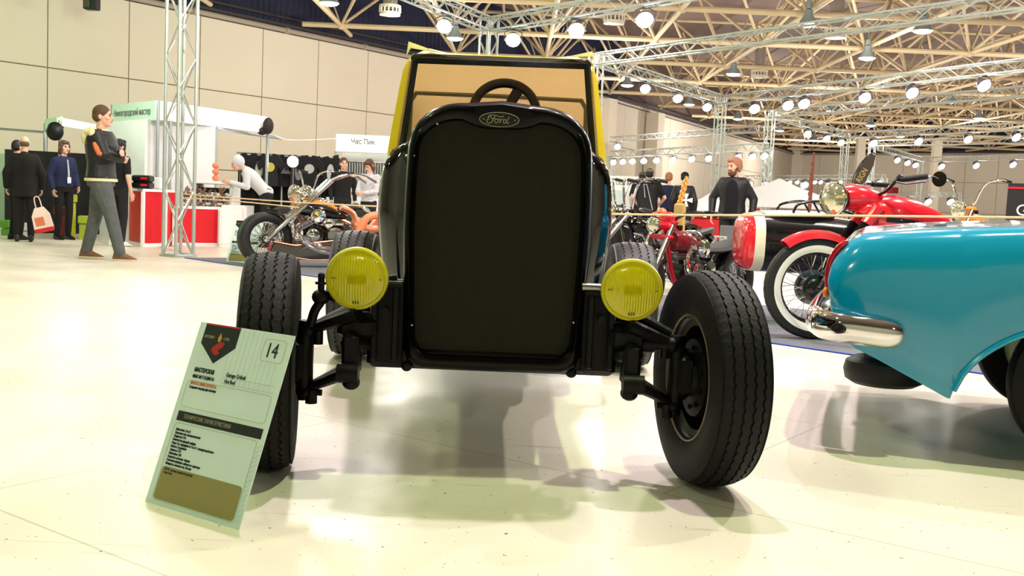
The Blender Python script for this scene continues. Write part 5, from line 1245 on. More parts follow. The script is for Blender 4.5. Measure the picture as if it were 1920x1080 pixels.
# group on the right, all with their backs turned
BLKT = mat('black_tshirt', (16, 16, 18), .9)
p_ = atY(1213, 420, 21.0)
t, G, HM, k = person('man in an olive cap and black T-shirt with a large black backpack', (p_.x, 21.0, 0), 172, 1.68, dict(elL=(.34, .03, 1.16), elR=(-.34, .03, 1.16), wrL=(.24, -.16, 1.02), wrR=(-.24, -.16, 1.02)), top=BLKT, legs=TROUSD, hair=DARKH, cap=mat('olive_cap', (110, 104, 84), .9), sleeves='short', face=False, build=1.2)
b = MB(); b.rbox(V((.03, .22, 1.14))*k, (.36, .2, .62), .08); bp = b.build('backpack', mat('backpack_black', (24, 24, 28), .8), t); b = MB(); b.tube([V((-.10, .335, .86)), V((.04, .335, 1.36)), V((.10, .335, 1.36)), V((.06, .335, 1.1))], .011, 6); b.build('grey_piping', mat('grey_piping', (170, 172, 178), .6), bp)
p_ = atY(1202, 420, 22.5)
person('man in a dark cap mostly hidden behind the backpack wearer', (p_.x-.02, 22.5, 0), 160, 1.66, None, top=BLKT, legs=TROUSD, hair=DARKH, cap=mat('grey_cap', (84, 78, 70), .9), sleeves='short', face=False)
p_ = atY(1249, 420, 22.2)
person('man with cropped ginger hair in a navy shirt, back turned', (p_.x, 22.2, 0), 190, 1.66, None, top=NAVYC, legs=TROUSD, hair=GINGER, sleeves='short', face=False)
p_ = atY(1279, 420, 21.0)
t, G, HM, k = person('man in a black cap and black leather vest with a white iron cross, back turned', (p_.x, 21.0, 0), 168, 1.64, None, top=LEATHER, legs=TROUSD, hair=DARKH, cap=mat('black_cap', (14, 14, 16), .9), sleeves='jacket', face=False, build=1.12)
b = MB(T(*(V((-.06, .155, 1.16))*k)) @ RX(84))
for a in range(4): b.prism([(-.012, .008), (-.05, .13), (.05, .13), (.012, .008)], .012, RZ(a*90))
b.box((0, 0, .006), (.03, .03, .012)); b.build('iron_cross_patch', WHITE, t)
# bearded man
p_ = atY(1372, 400, 15.2)
t, G, HM, k = person('bearded man with swept fair hair in an open black leather jacket', (p_.x, 15.2, 0), -20, 1.67, dict(elL=(.31, .05, 1.15), elR=(-.31, .05, 1.15), wrL=(.31, -.02, .92), wrR=(-.30, -.04, .88)), top=LEATHER, legs=TROUSD, hair=GINGER, hair_style='swept', beard=mat('brown_beard', (92, 60, 46), .8), sleeves='jacket', coat=.1, headturn=-35, headdown=6, build=1.16, head=1.14)
b = MB(); b.loft([[V((w_*math.cos(q), y_+.045*math.sin(q), z))*k for q in [2*PI*i/18 for i in range(18)]] for z, w_, y_ in ((.92, .10, -.125), (1.1, .105, -.122), (1.28, .10, -.135), (1.38, .085, -.115), (1.44, .055, -.07))]); b.build('black_shirt_front', mat('dull_black_shirt', (14, 14, 18), .95), t)
p_ = atY(1413, 420, 27.5)
person('small distant person in a red top beside the bearded man', (p_.x, 27.5, 0), 20, 1.2, None, top=mat('red_top', (170, 30, 44), .9), legs=TROUSD, hair=DARKH, sleeves='long', vox=.014)
# ------------------------------------------------------------------ carpet, ropes, booths and small things
CARP = mat('grey_blue_carpet', (112, 114, 122), .95, noise=(60, .15), bump=(200, .4))
ca, cb_, cc, cd_ = onfloor(345, 484), onfloor(1640, 673), onfloor(1720, 572), onfloor(470, 482)
cp = thing('carpet', 'grey blue exhibition carpet under the motorcycles with a blue tape edge', 'carpet', (0, 9.5, 0))
def flat_strip(pts, h, z=0): 
    mb = MB(); n = len(pts); vs = [V((p.x, p.y, z)) for p in pts]+[V((p.x, p.y, z+h)) for p in pts]
    return mb.add(vs, [tuple(range(n))[::-1], tuple(range(n, 2*n))]+[(i, (i+1) % n, n+(i+1) % n, n+i) for i in range(n)])
dv = (cb_-ca).normalized(); nv = V((-dv.y, dv.x, 0))
cb_ = cb_+dv*2.2; far = 3.1
flat_strip([ca, cb_, cb_+nv*far, ca+nv*far*.55+dv*.3], .008).build('carpet_pile', CARP, cp, world=True, smooth=0)
flat_strip([ca-nv*.0, cb_-nv*.0, cb_+nv*.025, ca+nv*.025], .0095).build('blue_edge_tape', mat('blue_tape', (60, 90, 190), .7), cp, world=True, smooth=0)
ROPE = mat('beige_rope', (226, 196, 160), .8, bump=(120, .4))
rp = [atY(345, 364, 13.4), atY(520, 377, 11.9), atY(712, 387, 10.3), atY(1140, 401, 8.2), atY(1540, 404, 7.05), atY(1920, 408, 6.2), atY(2100, 409, 5.9)]
mb = MB(); mb.tube(spline(rp, 8), .009, 6); single('barrier_rope', mb, ROPE, 'long beige barrier rope strung in front of the motorcycles', 'rope', base=rp[0])
rp2 = [atY(347, 371, 13.35), atY(450, 378, 12.9), atY(560, 389, 12.4)]
mb = MB(); mb.tube(spline(rp2, 8), .009, 6); single('barrier_rope', mb, ROPE, 'short lower beige rope ending at the orange seated chopper', 'rope', base=rp2[0])
POSTG = mat('post_grey', (96, 96, 100), .5)
q = atY(1361, 470, 14.6); mb = MB(); mb.rbox((q.x, q.y, .36), (.17, .17, .70), .01); mb.rbox((q.x, q.y, .02), (.3, .3, .04), .01); mb.rbox((q.x, q.y, .20), (.2, .2, .04), .01)
single('barrier_post', mb, POSTG, 'square grey barrier post in front of the bearded man', 'post', base=(q.x, q.y, 0))
q = atY(2100, 409, 5.9); mb = MB(); mb.cyl((q.x, q.y, 0), (q.x, q.y, q.z+.03), .02, n=12); mb.cyl((q.x, q.y, 0), (q.x, q.y, .03), .16, n=24)
single('barrier_post', mb, POSTG, 'slim grey rope post behind the turquoise car outside the right edge', 'post', base=(q.x, q.y, 0))
q = atY(1342, 470, 14.2); mb = MB(); box_truss(mb, (q.x, q.y, .02), (q.x, q.y, .56), s=.2, r=.012, rb=.008, bay=.14)
single('lattice_stand', mb, ALU, 'short white lattice stand left of the grey barrier post', 'stand', base=(q.x, q.y, 0))

# ---- booth with the fascia sign on the left -----------------------------------------------------
OFFW = mat('booth_white', (240, 242, 242), .5); PGREY = mat('booth_panel_grey', (214, 216, 218), .5); FASC = mat('fascia_green_white', (196, 222, 202), .55); PROF = mat('booth_profile', (170, 176, 180), .35, .6)
BZ = 2.26; bk = atZ(296, 188, BZ); bl = atZ(210, 196, BZ); br_ = atZ(502, 219, BZ)
BO = thing('market_booth', 'white exhibition booth with a green tinted name board on the left', 'booth', (bk.x, bk.y, 0))
def slab(a, b, z0, z1, th=.04):                                  # upright board from a to b
    a = V((a.x, a.y, 0)); b = V((b.x, b.y, 0)); d = (b-a).normalized(); n = V((-d.y, d.x, 0)); mb = MB()
    vs = [a+V((0, 0, z0)), b+V((0, 0, z0)), b+n*th+V((0, 0, z0)), a+n*th+V((0, 0, z0)), a+V((0, 0, z1)), b+V((0, 0, z1)), b+n*th+V((0, 0, z1)), a+n*th+V((0, 0, z1))]
    return mb.add(vs, [(3, 2, 1, 0), (4, 5, 6, 7), (0, 1, 5, 4), (1, 2, 6, 5), (2, 3, 7, 6), (3, 0, 4, 7)])
def wall_text(body, a, b, z, size, t0, mat_, parent, off=.004, sx=1.0, name='board_lettering', align='LEFT'):
    a = V((a.x, a.y, 0)); b = V((b.x, b.y, 0)); d = (b-a).normalized(); n = V((d.y, -d.x, 0)); p = a.lerp(b, t0)+n*off+V((0, 0, z))
    M_ = Matrix(((d.x, 0, n.x, p.x), (d.y, 0, n.y, p.y), (0, 1, 0, p.z), (0, 0, 0, 1))); mb = MB(); text_mb(mb, body, M_, size, align=align, sx=sx); return mb.build(name, mat_, parent, world=True, smooth=0)
sg = slab(bl, bk, 1.95, BZ, .05).build('name_board', FASC, BO, world=True, smooth=0)
wall_text('Нижегородский мастер', bl, bk, 2.05, .15, .05, INK, sg, sx=.84)
slab(bk, br_, 1.96, BZ, .05).build('fascia', OFFW, BO, world=True, smooth=0)
dB = (br_-bk).normalized(); dB.z = 0; dB.normalize(); nB = V((-dB.y, dB.x, 0)); dL = (bl-bk); dL.z = 0; dL.normalize()
slab(V(bl)+nB*.25, V(bk)+nB*.25, .0, 1.96, .04).build('white_wall_panel', OFFW, BO, world=True, smooth=0)
w1 = bk+nB*.25+dB*.05; w2 = atY(402, 380, bk.y+1.3)
slab(w1, w2, 0, 1.97, .04).build('grey_wall_panel', PGREY, BO, world=True, smooth=0)
for p in (bk, bl, br_, V((w2.x, w2.y, 0)), bk.lerp(br_, .1)):
    mb = MB(); mb.cyl((p.x, p.y+.02, 0), (p.x, p.y+.02, BZ if p in (bk, bl, br_) else 1.97), .028, n=8); mb.build('booth_post', PROF, BO, world=True)
mb = MB(); e1 = br_-V((0, 0, .3)); mb.tube([V((w2.x, w2.y, 1.93)), V((e1.x, e1.y+1.2, 1.93)), V((e1.x, e1.y, 1.95))], .03, 6); mb.build('ceiling_rail', PROF, BO, world=True)
q = atY(503, 236, br_.y-.2); mb = MB(); mb.ball(q, (.10, .1, .15), 12, 8); mb.ball(q+V((-.12, .05, -.1)), (.1, .09, .07), 10, 8); mb.tube([q, V((br_.x, br_.y, 2.1))], .02, 6)
single('booth_spotlight', mb, mat('dark_fur', (40, 30, 32), .7), 'dark rounded spotlight on the right end of the booth fascia', 'lamp', base=q)
def counter(label, foot, h, back, cat='counter', face=REDP, name='display_counter'):
    """foot = floor points from left to right along the visible faces"""
    t = thing(name, label, cat, foot[0]); bk_ = [p+back for p in foot[::-1]]
    flat_strip([p.lerp(foot[0]+back, .015) for p in foot]+bk_, h-.06, .02).build('carcass', face, t, world=True, smooth=0)
    flat_strip(foot+bk_, .04, h-.04).build('worktop', WHITE, t, world=True, smooth=0)
    for p in foot: mb = MB(); mb.rbox((p.x, p.y, h/2-.02), (.05, .05, h-.04), .005); mb.build('edge_profile', WHITE, t, world=True)
    for a, b in zip(foot[:-1], foot[1:]): slab(a, b, .0, .05, .02).build('plinth', WHITE, t, world=True, smooth=0)
    return t
k1 = [onfloor(240, 457), onfloor(267, 463), onfloor(309, 462)]
counter('red fronted display counter with white edges at the left of the truss column', k1, .86, V((.04, .42, 0)))
k2 = [onfloor(326, 461), onfloor(411, 462)]
counter('long red fronted counter crowded with metal parts behind the truss column', k2, .62, V((.04, .5, 0)))
k3 = [onfloor(414, 463), onfloor(458, 464)]
counter('small white counter right of the long red counter', k3, .66, V((.04, .4, 0)), face=WHITE)
t1, t2 = atY(404, 400, 17.0), atY(470, 400, 17.2); c = (t1+t2)/2-V((.28, 0, 0))
tb = thing('serving_table', 'white raised table the man in the hoodie leans on', 'table', (c.x, c.y, 0))
mb = MB(); mb.rbox((c.x, c.y, 1.0), (.75, .5, .05), .01); mb.build('table_top', WHITE, tb, world=True)
mb = MB(); mb.rbox((c.x+.3, c.y, .49), (.06, .45, .97), .01); mb.build('table_side', WHITE, tb, world=True); mb = MB(); mb.rbox((c.x-.3, c.y, .49), (.06, .45, .97), .01); mb.build('table_side', WHITE, tb, world=True)
mb = MB(); mb.rbox((c.x-.05, c.y, .80), (.5, .4, .24), .02); mb.build('dark_case', BLACK, tb, world=True)
# boxes on the red counter
bx = atY(268, 357, k1[1].y+.2)
for i, (dz, lb) in enumerate(((.0, 'lower'), (.10, 'upper'))):
    o = thing('carry_case', '%s of the two black cases with red tape stacked on the red counter' % lb, 'case', (bx.x, bx.y, .86+dz))
    b = MB(); b.rbox((0, 0, .05), (.27, .22, .10), .02); b.build('case_shell', BLACK, o); b = MB(); b.rbox((.05, -.112, .055), (.10, .006, .03), .002); b.build('red_tape', REDP, o)
mb = MB(); q = atY(297, 357, k1[2].y+.22); mb.rbox((q.x, q.y, .95), (.13, .2, .18), .01); single('white_carton', mb, WHITE, 'white carton beside the black cases on the red counter', 'box', base=(q.x, q.y, .86))
# metal figurines along the long counter
FIGM = mat('figurine_metal', (200, 194, 190), .22, 1.0, noise=(20, .5)); RUST = mat('figurine_rust', (130, 90, 74), .5, .5)
def figurine(seed):
    rnd = random.Random(seed); t = thing('metal_figurine', 'x', 'figurine')
    b = MB(); b.lathe([(0, 0), (.09, 0), (.09, .015), (.03, .03), (.03, .06), (0, .06)], 16)
    for i in range(5): b.ball((rnd.uniform(-.06, .06), rnd.uniform(-.05, .05), .07+rnd.random()*.12), rnd.uniform(.025, .045), 10, 8)
    b.build('figure', FIGM, t); b = MB()
    for i in range(4): a = V((rnd.uniform(-.07, .07), rnd.uniform(-.04, .04), .07)); b.tube([a, a+V((rnd.uniform(-.05, .05), rnd.uniform(-.03, .03), .08)), a+V((rnd.uniform(-.08, .08), rnd.uniform(-.05, .05), .14+rnd.random()*.08))], .01, 6)
    b.build('welded_bars', RUST, t); b = MB(); b.lathe([(.02, -.01), (.045, -.01), (.045, .01), (.02, .01)], 12, T(.04, -.03, .16) @ RX(80)); b.build('gear', FIGM, t); return t
for i in range(7):
    u = (i+.5)/7.6; q = k2[0].lerp(k2[1], u)+V((.06, .3+.1*(-1)**i, 0)); f = figurine(100+i); f.location = (q.x, q.y, .62); f.scale = (1.1,)*3
    tag(f, 'welded scrap metal figurine, %s from left on the long red counter' % ORD[i], 'figurine', 'metal figurines on the counter')
for i in range(3):
    q = atY(404, 352-i*9, 17.0); mb = MB(); mb.ball((q.x, q.y, 1.08+.10*i), (.06, .06, .05), 12, 8)
    single('orange_bowl', mb, mat('orange_bowl', (232, 130, 100), .4), '%s of three stacked orange bowls on the white raised table' % ['lowest', 'middle', 'topmost'][i], 'bowl', base=(q.x, q.y, 1.025+.1*i))
# small info board at the carpet edge
ib = copy_tree(BOARD); q = onfloor(424, 492); ib.location = (q.x, q.y, .009); ib.rotation_euler = (0, 0, math.radians(20)); tag(ib, 'small white information board far away at the carpet edge by the chopper', 'sign')

# ---- second stall at far left -------------------------------------------------------------------
s1, s2 = atZ(112, 220, 2.0), atZ(206, 238, 2.0)
ST = thing('market_stall', 'white framed stall behind the young man with dark goods', 'booth', (s1.x, s1.y, 0))
slab(s1, s2, 1.86, 2.0, .05).build('stall_fascia', OFFW, ST, world=True, smooth=0)
s0 = atZ(84, 226, 2.0); slab(s0, s1, 1.84, 2.02, .05).build('stall_side_board', FASC, ST, world=True, smooth=0)
for p in (s0, s1, s2): mb = MB(); mb.cyl((p.x, p.y+.02, 0), (p.x, p.y+.02, 1.95), .03, n=8); mb.build('stall_post', PROF, ST, world=True)
q = atY(103, 246, s1.y-.1); mb = MB(); mb.ball(q, (.15, .1, .16), 16, 10); mb.tube([q, q+V((.1, .1, .08))], .02, 6); single('stall_spotlight', mb, BLACK, 'black round spotlight on the stall post behind the young man', 'lamp', base=q)
a, b_ = onfloor(-60, 440), onfloor(150, 446)
slab(a+V((0, 1.2, 0)), b_+V((0, 1.6, 0)), 0, 1.42, .05).build('dark_back_cloth', mat('dark_stall_cloth', (20, 22, 22), .9, noise=(6, .5)), ST, world=True, smooth=0)
rnd = random.Random(4)
for i, (px, py, col, lb) in enumerate(((133, 372, (196, 200, 40), 'yellow green'), (112, 395, (150, 30, 40), 'dark red'), (158, 412, (170, 190, 60), 'lime green'), (12, 420, (90, 150, 50), 'green'), (44, 425, (200, 205, 205), 'white'))):
    q = atY(px, py, 16.75 if px > 100 else 16.9); mb = MB(); mb.rbox((q.x, q.y, q.z), (.16, .14, .13), .015); hz = q.z-.075
    if hz > .02: mb.box((q.x, q.y, hz/2), (.12, .1, hz))
    single('display_box', mb, mat('box_%d' % i, col, .6), '%s box on a stand in the dark stall at far left' % lb, 'box', base=(q.x, q.y, 0))
fr1, fr2 = atY(-20, 240, 19), atY(84, 257, 18.6)
PF = thing('partition_frame', 'thin pale partition frame at the left edge behind the bald man', 'partition', (fr1.x, fr1.y, 0))
mb = MB(); mb.tube([(fr1.x, fr1.y, fr1.z), (fr2.x, fr2.y, fr1.z-.05)], .025, 6); mb.tube([(fr2.x, fr2.y, 0), (fr2.x, fr2.y, fr1.z-.05)], .025, 6); mb.tube([(fr1.x, fr1.y, 0), (fr1.x, fr1.y, fr1.z)], .025, 6); mb.build('frame', PROF, PF, world=True)
slab(V((fr1.x, fr1.y+.02, 0)), V((fr2.x, fr2.y+.02, 0)), .1, fr1.z-.45, .02).build('green_panel', mat('pale_green_panel', (176, 208, 180), .6), PF, world=True, smooth=0)
BAGR = mat('bag_red', (206, 40, 40), .4)
q = atY(85, 432, 15.0); bg = thing('shopping_bag', 'white and orange plastic shopping bag with a red base hanging by the bald man', 'bag', (q.x, q.y, .18), rz=20, rot=(0, math.radians(-14), math.radians(20)))
b = MB(); b.loft([[V((sx*w_, sy_*d_, z)) for sx, sy_ in ((-1, -1), (1, -1), (1, 1), (-1, 1))] for z, w_, d_ in ((.06, .13, .06), (.25, .12, .05), (.36, .06, .03))]); b.build('bag_body', mat('bag_white', (236, 214, 200), .4), bg)
b = MB(); b.loft([[V((sx*w_, sy_*d_, z)) for sx, sy_ in ((-1, -1), (1, -1), (1, 1), (-1, 1))] for z, w_, d_ in ((0, .12, .06), (.06, .135, .065))]); b.build('bag_base', BAGR, bg)
b = MB(); b.rbox((-.03, -.062, .16), (.12, .01, .12), .004); b.build('bag_print', mat('bag_orange', (220, 120, 80), .5), bg)
b = MB(); b.tube(spline([(-.04, 0, .35), (-.03, 0, .5), (.03, 0, .5), (.04, 0, .35)], 5), .008, 6); b.build('bag_handle', mat('bag_white', (236, 214, 200), .4), bg)

# ---- black clothes stall ------------------------------------------------------------------------
q1, q2 = atY(447, 295, 20.5), atY(634, 292, 20.5)
CS = thing('clothes_stall', 'black draped clothes stall behind the chopper', 'booth', (q1.x, 20.5, 0))
mb = MB(); n = 40; vs = []
for i in range(n+1):
    u = i/n; x = q1.x+(q2.x-q1.x)*u; y = 20.5+.05*math.sin(u*70); zt = q1.z+.02+(q2.z-q1.z)*u-.06*math.sin(PI*((u*3) % 1)); vs += [V((x, y, 0)), V((x, y, zt)), V((x, y+.03, 0)), V((x, y+.03, zt))]
fs = []
for i in range(n): a = 4*i; fs += [(a, a+4, a+5, a+1), (a+2, a+3, a+7, a+6), (a+1, a+5, a+7, a+3)]
mb.add(vs, fs); mb.build('black_drape', mat('black_drape', (16, 16, 18), .95), CS, world=True)
mb = MB()
for px in (452, 530, 632): p = atY(px, 300, 20.42); mb = MB(); mb.cyl((p.x, 20.40, 0), (p.x, 20.40, q1.z+.05), .02, n=8); mb.build('stall_pole', PROF, CS, world=True)
mb = MB(); mb.tube([(q1.x, 20.38, 1.62), (q2.x, 20.38, 1.60)], .018, 6); mb.build('hanging_rail', PROF, CS, world=True)
shc = [((28, 28, 32), (150, 150, 150)), ((20, 20, 24), (190, 185, 170)), ((34, 34, 38), (200, 190, 90)), ((18, 18, 20), (160, 160, 165)), ((30, 30, 34), (120, 120, 120)), ((22, 22, 26), (180, 180, 180)), ((26, 26, 30), (150, 120, 70)), ((20, 20, 20), (170, 175, 185))]
shirt = [(-.20, 0), (.20, 0), (.20, .40), (.32, .30), (.38, .42), (.20, .60), (.08, .62), (.04, .58), (-.04, .58), (-.08, .62), (-.20, .60), (-.38, .42), (-.32, .30), (-.20, .40)]
for i, px in enumerate((466, 488, 512, 536, 562, 585, 604, 622)):
    p = atY(px, 330, 20.28); t = thing('t_shirt', 'dark printed T-shirt hanging in the black stall, %s from left' % ORD[i], 'T-shirt', (p.x, 20.28, 1.0), 15*math.sin(i*2.3), 'T-shirts in the black stall'); t.location.y -= .11*(i % 3)
    b = MB(); b.prism([(x*.75, y) for x, y in shirt], .05, T(0, .025, 0) @ RX(90)); b.build('shirt', mat('shirt_%d' % i, shc[i][0], .9), t)
    b = MB()
    if i % 3 == 1: b.prism(oval(.07, .17, 20), .006, T(0, -.024, .3) @ RX(90))
    elif i % 3 == 0: b.prism([(-.1, -.05), (.1, -.05), (.0, .12)], .006, T(0, -.024, .3) @ RX(90))
    else: b.prism(oval(.1, .09, 20), .006, T(0, -.024, .36) @ RX(90))
    b.build('chest_print', mat('print_%d' % i, shc[i][1], .8), t)
p = atY(549, 303, 19.6); sl = thing('work_light', 'glaring white work light on a tripod in front of the black clothes stall', 'lamp', (p.x, 19.6, 0))
b = MB(); b.lathe([(0, -.12), (.08, -.12), (.11, .0), (.1, 0)], 20, T(0, 0, p.z) @ RX(90)); b.build('lamp_housing', HOUSE, sl); b = MB(); b.lathe([(.105, 0), (.06, .03), (0, .04)], 20, T(0, 0, p.z) @ RX(90)); b.build('lamp_face', LENS, sl)
b = MB(); b.cyl((0, .06, .5), (0, .06, p.z-.08), .014, n=8); 
for a in range(3): b.tube([(0, .06, .75), (.4*math.cos(a*2.1+.4), .06+.4*math.sin(a*2.1+.4), .01)], .012, 6)
b.build('tripod', STEEL, sl)
# ---- white stall with hanging belts -------------------------------------------------------------
v0, v1 = atY(630, 262, 20.6), atY(731, 262, 20.6); v2 = V((v1.x+.35, v1.y+1.2, 0))
BS = thing('belt_stall', 'white stall with a name board and rows of hanging belts left of the black car', 'booth', (v0.x, v0.y, 0))
o_ = slab(v0, v1, 1.74, 2.08, .05).build('name_board', OFFW, BS, world=True, smooth=0); wall_text('Час Пик', v0, v1, 1.90, .14, .5, INK, o_, sx=.85, align='CENTER')
slab(v1, v2, 1.74, 2.08, .05).build('side_fascia', OFFW, BS, world=True, smooth=0)
slab(V((v0.x+.05, v0.y+.5, 0)), V((v1.x+.2, v1.y+.5, 0)), 0, 1.74, .04).build('back_wall', OFFW, BS, world=True, smooth=0)
for p in (v0, v1): mb = MB(); mb.cyl((p.x, p.y+.02, 0), (p.x, p.y+.02, 1.74), .025, n=8); mb.build('stall_post', PROF, BS, world=True)
mb = MB()
for z in (1.56, 1.2): mb = MB(); mb.tube([(v0.x+.1, v0.y+.44, z), (v1.x+.1, v1.y+.44, z)], .012, 6); mb.build('belt_rail', STEEL, BS, world=True)
belt = None
for r, (z, n) in enumerate(((1.56, 20), (1.2, 14))):
    for i in range(n):
        x = v0.x+.14+(v1.x-v0.x-.08)*i/(n-1)
        if belt is None:
            belt = thing('hanging_belt', 'x', 'belt'); b = MB(); b.tube(spline([(0, -.03, 0), (.006, -.035, -.12), (0, -.03, -.30)], 4), .027, 6, flat=(1, .35)); b.build('strap', mat('belt_leather', (34, 24, 22), .6), belt)
            b = MB(); b.rbox((0, -.042, -.27), (.04, .01, .05), .004); b.build('buckle', STEEL, belt); o = belt
        else: o = copy_tree(belt)
        o.location = (x, v0.y+.44, z); tag(o, 'dark leather belt hanging in the %s row of the white belt stall' % ['upper', 'lower'][r], 'belt', 'belts in the %s row' % ['upper', 'lower'][r])
q = atY(640, 400, 19.6); mb = MB(); mb.rbox((q.x+.2, q.y, .42), (.9, .5, .84), .01); single('stall_table', mb, WHITE, 'white covered table in front of the belt stall', 'table', base=(q.x+.2, q.y, 0))
# thin cable between the booth and the belt stall
a = V((br_.x, br_.y, 2.0)); mb = MB(); mb.tube(spline([a, atY(540, 262, 19), atY(632, 260, 20.5)], 6), .008, 5); single('hanging_cable', mb, WHITE, 'thin white cable sagging between the booth and the belt stall', 'cable', base=a)

# ---- right hand background ----------------------------------------------------------------------
h0, h1 = atY(1128, 325, 26.5), atY(1243, 335, 26.0)
OB = thing('white_booth', 'white booth wall with lettering behind the backpack wearer', 'booth', (h0.x, h0.y, 0))
o_ = slab(h0, h1, 0, 1.66, .06).build('booth_wall', OFFW, OB, world=True, smooth=0); wall_text('OLD &HEAVY', h0, h1, 1.44, .15, .24, INK, o_, sx=.8)
slab(V((h0.x, h0.y-.02, 0)), V((h1.x, h1.y-.02, 0)), 0, 1.30, .02).build('pale_blue_panel', mat('pale_blue_panel', (206, 222, 230), .6), OB, world=True, smooth=0)
for i, (px, py, w_, h_, col, lb) in enumerate(((1160, 388, .24, .34, (60, 130, 220), 'bright blue'), (1180, 392, .26, .4, (150, 34, 40), 'dark red'), (1150, 400, .24, .3, (22, 24, 34), 'black'))):
    q = atY(px, py+20, 24.5); bg = thing('rucksack', '%s rucksack hanging beside the backpack wearer' % lb, 'bag', (q.x, q.y, .45)); b = MB(); b.rbox((0, 0, .2), (w_, .2, h_), .05); b.build('bag_body', mat('rucksack_%d' % i, col, .7), bg); b = MB(); b.rbox((0, -.11, .12), (w_*.7, .05, h_*.4), .02); b.build('front_pocket', mat('rucksack_%d' % i, col, .7), bg)
q = atY(1165, 420, 24.5); mb = MB(); mb.rbox((q.x, 24.5, .225), (1.0, .4, .45), .01); single('goods_table', mb, BLACK, 'black table under the rucksacks', 'table', base=(q.x, 24.5, 0))
q = atY(1325, 410, 23.0); rt = thing('red_table', 'red covered table with boxes left of the bearded man', 'table', (q.x, 23, 0)); b = MB(); b.rbox((0, 0, .36), (.7, .5, .72), .02); b.build('red_cloth', mat('red_cloth', (214, 40, 48), .8), rt)
b = MB(); b.rbox((0, 0, .73), (.74, .54, .02), .005); b.build('table_edge', mat('dull_red_edge', (150, 26, 36), .7), rt)
for i, (dx, col, lb) in enumerate(((-.2, (230, 120, 120), 'pink'), (.12, (24, 20, 26), 'black'))):
    mb = MB(); mb.rbox((q.x+dx, 23, .81), (.22, .2, .14), .015); single('goods_box', mb, mat('goods_%d' % i, col, .6), '%s box on the red covered table' % lb, 'box', base=(q.x+dx, 23, .74))
TENT = mat('tent_white', (244, 244, 246), .7)
for i, (px, py, Y, w_, lb) in enumerate(((1345, 356, 30, 2.6, 'left of the bearded man'), (1462, 335, 35, 3.4, 'behind the sidecar'))):
    q = atY(px, py, Y); t = thing('pavilion_tent', 'white pointed pavilion tent %s' % lb, 'tent', (q.x, Y, 0), 12)
    zt = q.z; ze = zt-.75; b = MB(); R8 = w_/2
    lo = lambda r, z: [V((sx*r, sy_*r, z)) for sx, sy_ in ((-1, -1), (0, -1.0), (1, -1), (1.0, 0), (1, 1), (0, 1.0), (-1, 1), (-1.0, 0))]
    b.loft([lo(R8, ze-.22), lo(R8, ze), lo(R8*.6, ze+.22), lo(R8*.25, ze+.5), lo(.03, zt)]); b.build('tent_canopy', TENT, t)
    for sx in (-1, 1):
        for sy_ in (-1, 1): b = MB(); b.cyl((sx*R8*.96, sy_*R8*.96, 0), (sx*R8*.96, sy_*R8*.96, ze-.1), .03, n=8); b.build('tent_pole', PROF, t)
# feather flag and rusty pole
q = atY(1606, 346, 21); FFm = mat('dark_flag', (62, 52, 46), .8); ff = thing('feather_flag', 'dark feather flag with gold letters rising behind the red headlight nacelle', 'flag', (q.x, 21, 0))
Z0 = q.z; sc_ = 21/FPX
shape = [(-.09, -.05), (.13, -.07), (.22, .18), (.32, .42), (.34, .60), (.26, .62), (.12, .50), (.0, .30)]
b = MB(); b.prism(shape, .012, T(0, .006, Z0) @ RX(90)); o_ = b.build('flag_cloth', FFm, ff, smooth=0)
b = MB(); text_mb(b, 'RIGN', T(0, -.009, Z0) @ RX(90) @ T(.07, .03, 0) @ RZ(62), .17, sx=.75); b.build('flag_lettering', mat('gold_print', (186, 160, 90), .6), o_, smooth=0)
b = MB(); b.tube(spline([(-.10, 0, 0), (-.10, 0, Z0-.1), (0, 0, Z0+.32), (.13, 0, Z0+.52), (.27, 0, Z0+.64), (.34, 0, Z0+.62)], 6), .012, 8); b.cyl((-.10, 0, 0), (-.10, 0, .04), .2, n=20); b.build('flag_pole', BLACK, ff)
q = atY(1520, 345, 23.5); mb = MB(); mb.tube([(q.x, 23.5, 0), (q.x+.01, 23.5, 1.2), (q.x+.03, 23.5, 2.3)], [.04, .045, .02], 8); mb.cyl((q.x, 23.5, 0), (q.x, 23.5, .04), .18, n=18)
for i in range(9): mb.ball((q.x+.02*math.sin(i*2), 23.5, 1.15+.11*i), (.035, .035, .05), 8, 6)
single('rusty_flag_pole', mb, mat('rust_cloth', (140, 74, 60), .8), 'tall thin rust coloured rolled flag pole behind the sidecar', 'flag', base=(q.x, 23.5, 0))
q0, q1_ = atY(1886, 400, 13.2), atY(1990, 400, 13.0); BN = thing('black_banner', 'black banner stand with a white letter and red stripe at the right edge', 'banner', (q0.x, q0.y, 0))
o_ = slab(q0, q1_, .2, 1.42, .05).build('banner_panel', mat('banner_black', (26, 24, 28), .5), BN, world=True, smooth=0); wall_text('G', q0, q1_, 1.02, .2, .17, WHITE, o_, sx=1.0)
slab(V((q0.x, q0.y-.012, 0)), V((q1_.x, q1_.y-.012, 0)), 1.35, 1.375, .01).build('red_stripe', REDP, BN, world=True, smooth=0); slab(V((q0.x, q0.y-.012, 0)), V((q1_.x, q1_.y-.012, 0)), .84, .87, .01).build('red_stripe', REDP, BN, world=True, smooth=0)
mb = MB(); mb.rbox((q0.x+.35, q0.y, .1), (.8, .3, .2), .02); mb.build('banner_foot', BLACK, BN, world=True)
